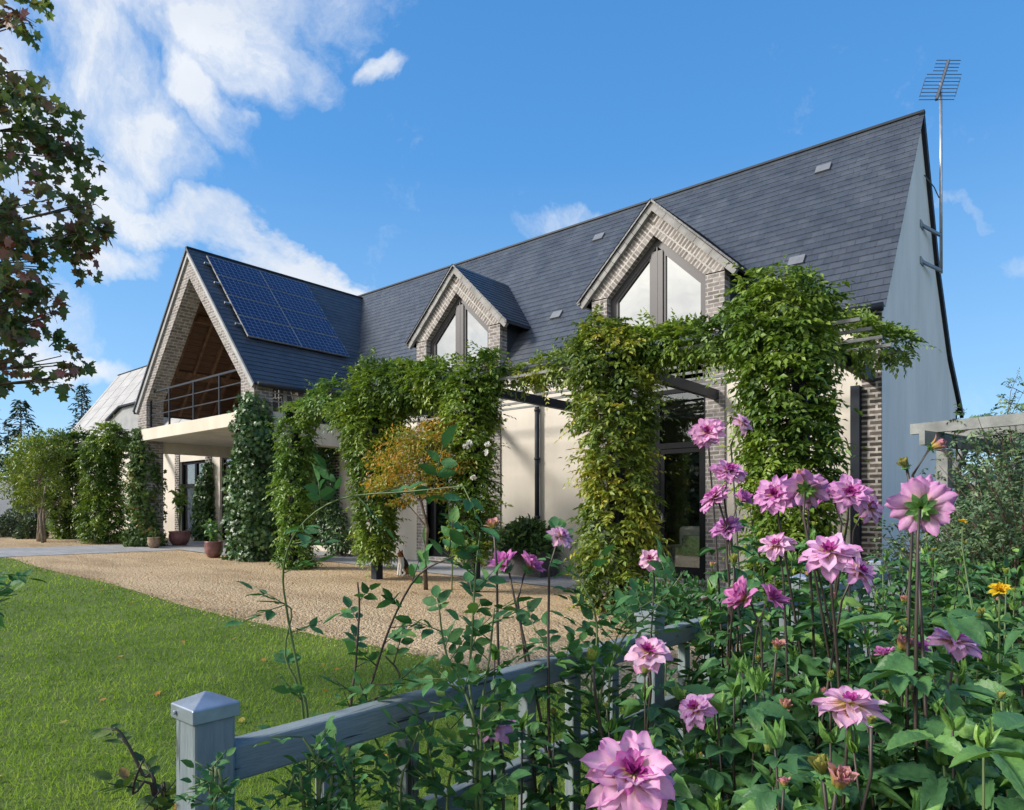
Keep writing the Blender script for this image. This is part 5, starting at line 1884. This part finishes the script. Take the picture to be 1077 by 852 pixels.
BUDGREEN = [(7, 1.25, 82, .75, .40, -.5, BUDG, 0), (7, 1.15, 92, .6, .28, -.45, BUDG, .5)]


def coloured_mesh(name, V, F_, C_, m):
    me = bpy.data.meshes.new(name)
    me.from_pydata([tuple(float(c) for c in p) for p in V], [], F_)
    ca = me.color_attributes.new('Col', 'FLOAT_COLOR', 'POINT')
    ca.data.foreach_set('color', np.concatenate([np.array(C_), np.ones((len(C_), 1))], 1).astype(np.float32).ravel())
    me.polygons.foreach_set('use_smooth', [True] * len(me.polygons))
    me.materials.append(m)
    me.update()
    return me


def calyx_mesh():
    L = Leaves()
    n = 8
    a = np.arange(n) * 2 * math.pi / n
    d = np.stack([np.cos(a), np.sin(a), np.full(n, -.15)], 1)
    L.add('ovate', d * .05 + (0, 0, -.06), d, np.tile([0, 0, -1.0], (n, 1)), .46, .26, rnd(n, .3, .9))
    a = a + .4
    d = np.stack([np.cos(a), np.sin(a), np.full(n, -.75)], 1)
    L.add('ovate', d * .05 + (0, 0, -.10), d, np.tile([0, 0, -1.0], (n, 1)), .30, .16, rnd(n, .6, 1))
    o = L.build('calyx', M['dahlia_leaf'])
    me = o.data
    bpy.data.objects.remove(o)
    return me


CALYX = calyx_mesh()
CAMP = np.array([0, 0, CAM_H])


def orient(P0, spec):
    """axis of a bloom from (towards camera, right, up) weights"""
    to = unit(CAMP - P0)
    rt = unit(np.cross(np.array([0, 0, 1.0]), to)) * 1.0
    return unit(to * spec[0] + rt * spec[1] + np.array([0, 0, 1.0]) * spec[2])


def place_flower(parent, kind, P0, axis, rad, spin):
    off = np.array(root_of(parent))
    name = 'bud' if kind.startswith('bud') else 'flower'
    rows = {'open': OPEN, 'loose': LOOSE, 'cup': CUP, 'gold': GOLD, 'bud': BUD, 'budgreen': BUDGREEN}[kind]
    hue = rng.uniform(-1, 1)
    V_, F_, C_ = petal_rows(rows, int(rng.integers(0, 1 << 30)))
    C_ = [np.clip(c * np.array([1 + .06 * hue, 1 + .16 * hue, 1 - .02 * hue]), 0, 1) for c in C_]
    me = coloured_mesh('flower', V_, F_, C_, M['petal'])
    o = bpy.data.objects.new(name, me)
    COL.objects.link(o)
    o.parent = parent
    o.location = tuple(P0 - off)
    o.rotation_mode = 'QUATERNION'
    qz = Vector(tuple(axis)).to_track_quat('Z', 'Y')
    from mathutils import Quaternion
    o.rotation_quaternion = qz @ Quaternion((0, 0, 1), spin)
    o.scale = (rad,) * 3
    c = bpy.data.objects.new('calyx', CALYX)
    COL.objects.link(c)
    c.parent = o
    c.scale = (1.0 if name == 'flower' else 1.7,) * 3
    if name == 'bud':
        c.location = (0, 0, -.45)
    return o


def dahlia_foliage(L, stem_pts, lo, hi, size, density=1.0, big=1.0):
    """pairs of three- to five-part leaves along a stem"""
    pts = np.array(stem_pts)
    seg = np.linalg.norm(np.diff(pts, axis=0), axis=1)
    cum = np.concatenate([[0], np.cumsum(seg)])
    s = lo * cum[-1]
    ph_ = rng.uniform(0, 6.28)
    while s < hi * cum[-1]:
        k = min(int(np.searchsorted(cum, s, side='right') - 1), len(seg) - 1)
        f = (s - cum[k]) / seg[k]
        p = pts[k] * (1 - f) + pts[k + 1] * f
        for sd in (0, math.pi):
            a = ph_ + sd + rng.normal() * .25
            d = np.array([math.cos(a), math.sin(a), rng.uniform(.05, .6)]); d /= np.linalg.norm(d)
            pl = rng.uniform(.035, .085) * size / .1
            q_ = p + d * pl
            nlf = 3 if rng.random() < .6 else 5
            hor = unit(np.array([d[0], d[1], rng.uniform(-.55, .15)]))
            side = unit(np.cross(hor, np.array([0, 0, 1.0])))
            lf = [(q_, hor, 1.0)]
            lf += [(p + d * pl * .8, hor * .55 + side * sg * .85, .74) for sg in (-1, 1)]
            if nlf == 5:
                lf += [(p + d * pl * .45, hor * .35 + side * sg * .95, .55) for sg in (-1, 1)]
            C = np.array([x[0] for x in lf]); A = np.array([x[1] for x in lf]) + .16 * rng.normal(size=(len(lf), 3))
            N = np.tile(np.array([0, 0, 1.0]) + .32 * rng.normal(size=3), (len(lf), 1)) + .25 * rng.normal(size=(len(lf), 3))
            S = np.array([x[2] for x in lf]) * size * big * rng.uniform(.8, 1.2)
            L.add('serrate' if size > .085 else 'toothed', C, A, N, S, S * rng.uniform(.50, .62), np.clip(.45 + .22 * rng.normal() + .1 * rng.normal(size=len(lf)), 0, 1))
        ph_ += 1.57 + rng.normal() * .2
        s += rng.uniform(.055, .10) / density


def curve(p0, p1, wob=.04, n=7, lean=.35):
    p0, p1 = np.array(p0, float), np.array(p1, float)
    mid = np.array([p0[0] * (1 - lean) + p1[0] * lean, p0[1] * (1 - lean) + p1[1] * lean, p0[2] * .45 + p1[2] * .55]) + wob * rng.normal(size=3) * (1, 1, .3)
    u = np.linspace(0, 1, n)[:, None]
    return (1 - u) ** 2 * p0 + 2 * u * (1 - u) * mid + u * u * p1


DG = 'dahlias in the bed beside the fence'


def dahlia(label, base_px, base_t, blooms, extra, hmax, size=.105, spread=.22, dark=True, density=1.0, cat='dahlia'):
    size = size * .72
    density = density * 1.12
    b = at(base_px, 540, base_t); b[2] = 0.0
    t = thing('dahlia_plant', b, label, cat, DG)
    s, L = MB(), Leaves()
    for (px_, py_, w_, kind, spec, dia) in blooms:
        tt = 730 * dia / w_
        P0 = at(px_, py_, tt)
        ax = orient(P0, spec)
        place_flower(t, kind, P0, ax, dia * .54, rng.uniform(0, 6.28))
        foot = b + np.array([rng.uniform(-.1, .1), rng.uniform(-.1, .1), 0])
        end = P0 - ax * (.02 if not kind.startswith('bud') else .016)
        pre = P0 - ax * .055 - np.array([0, 0, .05])
        c = curve(foot, pre, .03)
        pts = [tuple(p) for p in c] + [tuple(end)]
        s.tube(pts, list(np.linspace(.0052, .0030, len(pts))), 6)
        dahlia_foliage(L, c, .42, .80 if P0[2] > 1.0 else .84, size * .9, .75 * density)
    for k in range(extra):
        a = rng.uniform(0, 6.28)
        r_ = spread * math.sqrt(rng.uniform(.1, 1))
        top = b + np.array([math.cos(a) * r_, math.sin(a) * r_, hmax * rng.uniform(.72, 1.0)])
        c = curve(b + np.array([math.cos(a), math.sin(a), 0]) * .08, top, .03)
        s.tube([tuple(p) for p in c], list(np.linspace(.0048, .0022, len(c))), 5)
        dahlia_foliage(L, c, .30, 1.0, size * rng.uniform(.75, 1.1), density)
        tip = np.array(c[-1]); ax_ = unit(np.array(c[-1]) - np.array(c[-2]))
        m_ = int(rng.integers(4, 8))
        L.add('toothed', np.repeat(tip[None], m_, 0), rvec(m_) * .7 + ax_ + (0, 0, .3), rvec(m_), rnd(m_, .035, .06), rnd(m_, .012, .022), rnd(m_, .75, 1))
        if rng.random() < .42:
            up_ = tip + ax_ * rng.uniform(.05, .11)
            s.tube([tuple(tip), tuple(up_)], [.0024, .002], 5)
            place_flower(t, 'budgreen' if rng.random() < .7 else 'bud', up_ + ax_ * .008, unit(ax_ + .3 * rng.normal(size=3)), rng.uniform(.010, .016), rng.uniform(0, 6.28))
    s.build('stem', M['darkstem' if dark else 'greenstem'], t, True)
    if L.n:
        L.build('foliage', M['dahlia_leaf'], t, True)
    return t


dahlia('dahlia with the largest, nearest pale lilac bloom, low beside the fence rail', 690, .98, [(665, 816, 102, 'open', (.75, .1, .75), .125)], 3, .80, .10, .12)
dahlia('dahlia with a two-headed mauve bloom and a pink bud in front of the gravel', 555, 1.72, [(532, 596, 38, 'cup', (.25, -.5, .9), .10), (556, 597, 34, 'cup', (.3, .6, .8), .09), (590, 565, 28, 'loose', (.3, .5, .6), .073), (518, 551, 15, 'bud', (.2, -.2, 1), .036)], 3, .95, .085, .14)
dahlia('dahlia with a half-hidden lilac bloom behind leaves, just above the near rail', 530, 1.42, [(520, 763, 40, 'loose', (.5, -.3, .4), .085)], 1, .72, .085, .10)
dahlia('dahlia with two pink blooms near the second fence post, one above the other', 690, 1.75, [(684, 588, 25, 'loose', (.75, -.2, .3), .075), (682, 687, 50, 'loose', (.5, -.1, .65), .115), (622, 690, 17, 'budgreen', (.3, -.2, 1), .036)], 3, .86, .11, .16)
dahlia('tallest dahlia, six pink blooms in a loose tower before the brick jamb', 775, 2.35, [(744, 455, 36, 'open', (.8, -.1, .5), .12), (781, 446, 24, 'loose', (.2, .7, .5), .09), (766, 497, 38, 'open', (.45, .2, .8), .12), (752, 524, 36, 'open', (.3, -.6, .7), .115), (779, 527, 28, 'cup', (.25, .5, .6), .095), (764, 556, 34, 'open', (.4, -.2, .85), .11), (772, 588, 14, 'budgreen', (.1, 0, 1), .04)], 4, 1.02, .11, .2)
dahlia('dahlia with a row of five crowded pink blooms in front of the broad wisteria', 870, 2.15, [(815, 521, 42, 'open', (.8, -.2, .45), .12), (848, 514, 44, 'open', (-.6, .1, .35), .12), (872, 522, 32, 'cup', (.2, -.6, .6), .10), (894, 519, 42, 'open', (.75, .1, .5), .12), (914, 533, 34, 'loose', (.4, .7, .4), .10), (850, 529, 13, 'budgreen', (.5, 0, .8), .036), (842, 498, 13, 'bud', (.2, 0, 1), .036)], 6, 1.08, .115, .22)
dahlia('dahlia with a broad magenta-centred bloom trailing a pale side bloom', 850, 1.8, [(817, 574, 36, 'loose', (.5, -.3, .7), .10), (872, 582, 56, 'loose', (.5, -.1, .75), .125), (903, 601, 40, 'loose', (.3, .7, .55), .10)], 6, 1.02, .115, .2)
dahlia('dahlia with a large bloom seen from behind against the pale gable wall', 955, 1.42, [(969, 533, 62, 'open', (-.85, .1, .25), .125), (986, 468, 18, 'bud', (.2, .8, .3), .040), (951, 487, 14, 'budgreen', (.3, -.3, .8), .030)], 3, .92, .135, .12)
dahlia('dahlia with two sideways mauve blooms low in front of the second rail', 785, 1.72, [(784, 630, 44, 'cup', (.35, -.6, .45), .11), (810, 631, 36, 'cup', (.3, .6, .6), .10), (818, 678, 15, 'bud', (.3, .2, .9), .036)], 6, .92, .115, .18)
dahlia('dahlia with one flat pale bloom seen from the side, low on the right', 893, 1.25, [(893, 743, 68, 'loose', (.1, .1, 1.0), .125), (951, 677, 22, 'bud', (.3, .3, .8), .05)], 5, .90, .12, .18)
dahlia('dahlia with a small lilac bloom among leaves between the rail and the big leaves', 745, 1.45, [(732, 746, 42, 'loose', (.4, -.4, .5), .09), (826, 741, 15, 'bud', (.3, .2, .8), .032)], 5, .90, .11, .16)
dahlia('dahlia with a flattened pink bloom in the dense leaves at the right', 1010, 1.75, [(1005, 675, 50, 'loose', (.2, .2, 1.0), .115), (968, 683, 22, 'cup', (.2, .3, .8), .05), (930, 689, 22, 'cup', (.3, -.3, .8), .05)], 7, .98, .115, .24)
dahlia('low dahlia with fat yellow-pink buds at the bottom of the bed', 880, 1.0, [(884, 819, 31, 'bud', (.4, .3, .8), .042), (863, 805, 26, 'budgreen', (.4, -.2, .8), .036), (916, 757, 12, 'budgreen', (.3, 0, .9), .02)], 3, .82, .12, .14)
dahlia('yellow-flowered dahlia at the right edge of the bed', 1050, 2.4, [(1051, 621, 21, 'gold', (.6, 0, .7), .072), (944, 661, 17, 'gold', (.3, .5, .7), .05), (1058, 601, 8, 'budgreen', (.2, 0, 1), .03), (1030, 645, 14, 'budgreen', (.2, 0, 1), .045), (1012, 549, 10, 'gold', (.2, 0, 1), .04)], 8, 1.05, .105, .3, False)
# leafy plants without open flowers fill the bed
FILL = [('leafy dahlia in the lower right corner of the bed, nearest the viewer', 985, 1.0, 6, .86, .14), ('leafy dahlia low in the middle of the bed under the pale flat bloom', 800, 1.0, 5, .82, .13),
        ('leafy dahlia at the far right edge with large dark leaves', 1060, 1.25, 6, .92, .14), 
        ('leafy dahlia between the two-headed bloom and the second post', 640, 1.72, 2, .90, .10), ('leafy dahlia in front of the third fence post', 838, 3.0, 9, 1.22, .11),
        ('leafy dahlia right of the bloom seen from behind', 1020, 2.1, 7, 1.06, .115), ('leafy dahlia behind the crowded pink row', 900, 3.1, 8, 1.08, .11),
        ('leafy dahlia before the dark shrub of the arbour', 985, 3.4, 8, 1.08, .11), ('leafy dahlia at the right edge before the light shrub', 1065, 3.2, 8, 1.06, .11),
        ('leafy dahlia at the foot of the tall six-flowered one', 755, 2.0, 3, .85, .11), ('leafy dahlia beside the fat buds, right of centre', 930, 1.3, 6, .90, .13),
        ('leafy dahlia under the largest pale bloom', 720, 1.12, 5, .82, .12), ('leafy dahlia far back near the brick corner', 930, 4.4, 8, 1.0, .11),
        ('leafy dahlia in the middle distance left of the arbour posts', 990, 5.0, 9, 1.05, .11), ('leafy dahlia mid-bed below the magenta-centred bloom', 840, 1.5, 6, .95, .12),
         ]
for lab, px_, t_, n_, h_, sz in FILL:
    dahlia(lab, px_, t_, [], n_, h_, sz, .17 if t_ < 2 else .28, rng.random() < .5, 1.0)


# ------------------------------------------------------------------ rose canes along the fence
def rose(label, canes, leaf=.045, every=.05, kind='rose_leaf', stem='greenstem', name='rose_bush', pairs=2, group='rose canes along the fence', w0=.0042):
    """canes given as lists of (px, py, distance); grows from the first point's ground"""
    b = at(canes[0][0][0], canes[0][0][1], canes[0][0][2]); g0 = np.array([b[0], b[1], 0.0])
    t = thing(name, g0, label, 'rose' if name == 'rose_bush' else 'shrub', group)
    s, L = MB(), Leaves()
    for cn in canes:
        P_ = [at(*c) for c in cn]
        if P_[0][2] > .02:
            P_ = [np.array([P_[0][0] + .02, P_[0][1], 0.0])] + P_
        # smooth
        Q_ = []
        for i in range(len(P_) - 1):
            pm, pa, pb, pn = P_[max(i - 1, 0)], P_[i], P_[i + 1], P_[min(i + 2, len(P_) - 1)]
            for u in np.linspace(0, 1, 5)[:-1]:
                Q_.append(.5 * (2 * pa + (pb - pm) * u + (2 * pm - 5 * pa + 4 * pb - pn) * u * u + (3 * pa - pm - 3 * pb + pn) * u ** 3))
        Q_.append(P_[-1]); Q_ = np.array(Q_)
        s.tube([tuple(p) for p in Q_], list(np.linspace(w0, w0 * .4, len(Q_))), 6)
        seg = np.linalg.norm(np.diff(Q_, axis=0), axis=1); cum = np.concatenate([[0], np.cumsum(seg)])
        d_ = max(.25 * cum[-1], cum[-1] - .62)
        sgn = 1
        while d_ < cum[-1]:
            k = min(int(np.searchsorted(cum, d_, side='right') - 1), len(seg) - 1)
            f = (d_ - cum[k]) / (seg[k] + 1e-9)
            p = Q_[k] * (1 - f) + Q_[k + 1] * f
            ax = unit(Q_[k + 1] - Q_[k])
            sd = unit(np.cross(ax, rvec(1)[0]))
            D_ = unit(sd + ax * .5 + np.array([0, 0, .15]))
            ln = leaf * rng.uniform(1.5, 2.3)
            for sub in range(pairs + 1):
                ff = (sub + 1) / (pairs + 1)
                pp = p + D_ * ln * ff + np.array([0, 0, -.010 * ff])
                s2 = unit(np.cross(D_, np.array([0, 0, 1.0]) + .3 * rng.normal(size=3)))
                for sg in ((1,) if sub == pairs else (-1, 1)):
                    A = D_ + .2 * rng.normal(size=3) if sub == pairs else D_ * .5 + s2 * sg * .9 + .15 * rng.normal(size=3)
                    N = np.cross(s2, D_) + .3 * rng.normal(size=3)
                    N = N if N[2] > 0 else -N
                    sz = leaf * rng.uniform(.8, 1.15) * (1.1 if sub == pairs else .9)
                    L.add('ovate', p[None] * 0 + pp[None], A[None], N[None], sz, sz * .58, np.clip(rng.normal(.5, .22), 0, 1))
            s.tube([p, p + D_ * ln], [.0014, .0009], 4)
            d_ += every * rng.uniform(.7, 1.3)
    s.build('cane', M[stem], t, True)
    L.build('foliage', M[kind], t, True)
    return t


rose('rose with one long cane arching right across the pergola view', [[(325, 790, 1.5), (316, 720, 1.5), (303, 650, 1.5), (298, 600, 1.48), (314, 556, 1.44), (357, 525, 1.38), (430, 517, 1.30), (492, 511, 1.24)], [(322, 780, 1.5), (300, 690, 1.52), (306, 640, 1.52), (270, 632, 1.5)]], .042, .060, w0=.0032)
rose('rose with a slanting brown cane above the rail, leaning right over the gravel', [[(372, 790, 1.55), (392, 715, 1.55), (412, 655, 1.53), (440, 605, 1.5), (478, 585, 1.45)], [(368, 790, 1.55), (374, 700, 1.58), (378, 640, 1.6), (376, 612, 1.6)], [(372, 790, 1.55), (420, 720, 1.55), (405, 690, 1.55)]], .040, .05, stem='darkstem')
rose('upright bushy rose shoot left of the two-headed bloom', [[(500, 800, 1.45), (494, 720, 1.5), (497, 660, 1.5), (500, 605, 1.5), (505, 560, 1.5)], [(505, 800, 1.45), (470, 690, 1.5), (462, 640, 1.5)], [(505, 800, 1.45), (515, 690, 1.5), (520, 640, 1.5)]], .045, .036)
rose('rose shoots in front of the yellowing wisteria, with arching dark canes', [[(620, 760, 1.9), (628, 660, 1.95), (610, 610, 2.0), (578, 560, 2.0)], [(640, 760, 1.9), (650, 680, 1.95), (690, 640, 2.0), (720, 600, 2.0)], [(630, 760, 1.9), (585, 690, 1.9), (560, 660, 1.9)], [(630, 770, 1.9), (640, 700, 2.0), (660, 650, 2.0), (700, 625, 2.0)]], .05, .035)
rose('low rose sprig curling over the near end of the rail', [[(335, 845, 1.2), (332, 800, 1.2), (318, 775, 1.2)], [(335, 845, 1.2), (352, 810, 1.2), (362, 795, 1.2)], [(345, 850, 1.2), (372, 838, 1.2), (380, 822, 1.2)], [(320, 850, 1.2), (300, 838, 1.2), (290, 845, 1.2)]], .030, .026)
rose('small leafy sprig in front of the near fence post', [[(222, 852, 1.05), (224, 836, 1.05), (214, 824, 1.05)], [(226, 852, 1.05), (236, 838, 1.05), (240, 826, 1.05)]], .020, .02)
rose('young rose with reddish leaves left of the near fence post', [[(165, 860, 1.25), (150, 815, 1.25), (130, 775, 1.25), (120, 765, 1.25)], [(165, 860, 1.25), (140, 835, 1.22), (150, 800, 1.22)], [(170, 860, 1.25), (175, 840, 1.25)]], .036, .045, 'ivy_red', 'darkstem')
rose('leafy rose low behind the balusters', [[(420, 860, 1.45), (430, 800, 1.45), (440, 770, 1.45)], [(410, 860, 1.45), (395, 810, 1.45), (400, 790, 1.45)], [(470, 860, 1.5), (478, 800, 1.5), (470, 760, 1.5)], [(460, 860, 1.5), (450, 790, 1.5), (460, 745, 1.5)]], .040, .032)
rose('small sprig of a shrub reaching in at the left edge above the lawn', [[(-40, 640, 2.6), (-12, 628, 2.6), (12, 616, 2.6)], [(-40, 640, 2.6), (-10, 640, 2.6), (8, 634, 2.6)], [(-40, 640, 2.6), (-15, 610, 2.6), (2, 602, 2.6)]], .055, .05)
rose('tangle of rose shoots behind the second stretch of rail', [[(700, 740, 2.5), (700, 690, 2.5), (690, 660, 2.5)], [(720, 740, 2.5), (735, 690, 2.5), (760, 660, 2.5)], [(730, 740, 2.5), (740, 700, 2.5), (745, 640, 2.5)]], .05, .035)

# ------------------------------------------------------------------ grass and ground cover
def grass():
    n = 190000
    r_ = np.exp(rng.uniform(math.log(2.2), math.log(19), n))
    a = rng.uniform(R(100), R(205), n)
    X, Y = r_ * np.cos(a), r_ * np.sin(a)
    ed = 4.20 + .05 * np.sin(X * .9) + .35 * np.maximum(0, -X - 9) / 10 + .06 * rng.normal(size=n)
    k = (X > -19.15) & (X < -1.2) & (Y > -9) & (Y < ed)
    X, Y, r_ = X[k], Y[k], r_[k]
    m_ = len(X)
    Z = .022 * np.clip(-X - 6, 0, 20) + .008
    C = np.stack([X, Y, Z], 1)
    A = np.stack([rng.normal(size=m_) * .55, rng.normal(size=m_) * .55, np.ones(m_)], 1)
    N = np.stack([rng.normal(size=m_), rng.normal(size=m_), np.full(m_, .2)], 1)
    patch = .5 + .30 * np.sin(X * 1.7 + 1.3 * np.sin(Y * 1.1)) * np.sin(Y * 1.9 + .8 * np.sin(X * .9)) + .12 * np.sin(X * 5.1 + Y * 3.7) * np.sin(Y * 6.3 - X * 2)
    L = Leaves().add('blade', C, A, N, rnd(m_, .025, .05), np.maximum(.0026, .0011 * r_) * rnd(m_, .7, 1.3), np.clip(patch + .2 * rng.normal(size=m_), 0, 1))
    tag(L.build('grass', M['grass']), kind='stuff')


grass()


def cover():
    n = 5200
    X = rng.uniform(-1.15, 3.2, n); Y = rng.uniform(.2, 8.5, n)
    C = np.stack([X, Y, .02 + .30 * rng.uniform(0, 1, n) ** 1.5], 1)
    A = rvec(n) + (0, 0, .2)
    L = Leaves().add('ovate', C, A, np.array([0, 0, 1.0]) + .5 * rng.normal(size=(n, 3)), rnd(n, .05, .11), rnd(n, .03, .06), rnd(n))
    tag(L.build('ground_cover', M['rose_leaf']), kind='stuff')


cover()


def fallen():
    n = 420
    X = rng.uniform(-19, -1.6, n); Y = rng.uniform(-2, 9.3, n)
    Z = .022 * np.clip(-X - 6, 0, 20) + np.where(Y < 4.3, .04, .018)
    L = Leaves().add('maple', np.stack([X, Y, Z], 1), np.stack([rng.normal(size=n), rng.normal(size=n), .15 * rng.normal(size=n)], 1), np.array([0, 0, 1.0]) + .25 * rng.normal(size=(n, 3)), rnd(n, .04, .08), rnd(n, .04, .08), rnd(n, .5, 1))
    tag(L.build('fallen_leaves', M['orange_maple']), kind='stuff')
    # stray stones kicked on to the turf edge
    n = 1500
    X = rng.uniform(-19, -1.4, n)
    Y = 4.22 + .05 * np.sin(X * .9) + .35 * np.maximum(0, -X - 9) / 10 + rng.normal(size=n) * .12
    b = MB()
    for x, y in zip(X, Y):
        r0 = rng.uniform(.006, .014)
        z = GZ(x) + .012
        b.add([(x - r0, y, z), (x, y - r0, z), (x + r0 * 1.2, y, z), (x, y + r0, z), (x, y, z + r0)], [(0, 1, 4), (1, 2, 4), (2, 3, 4), (3, 0, 4)])
    tag(b.build('gravel_stones', M['gravel']), kind='stuff')


fallen()
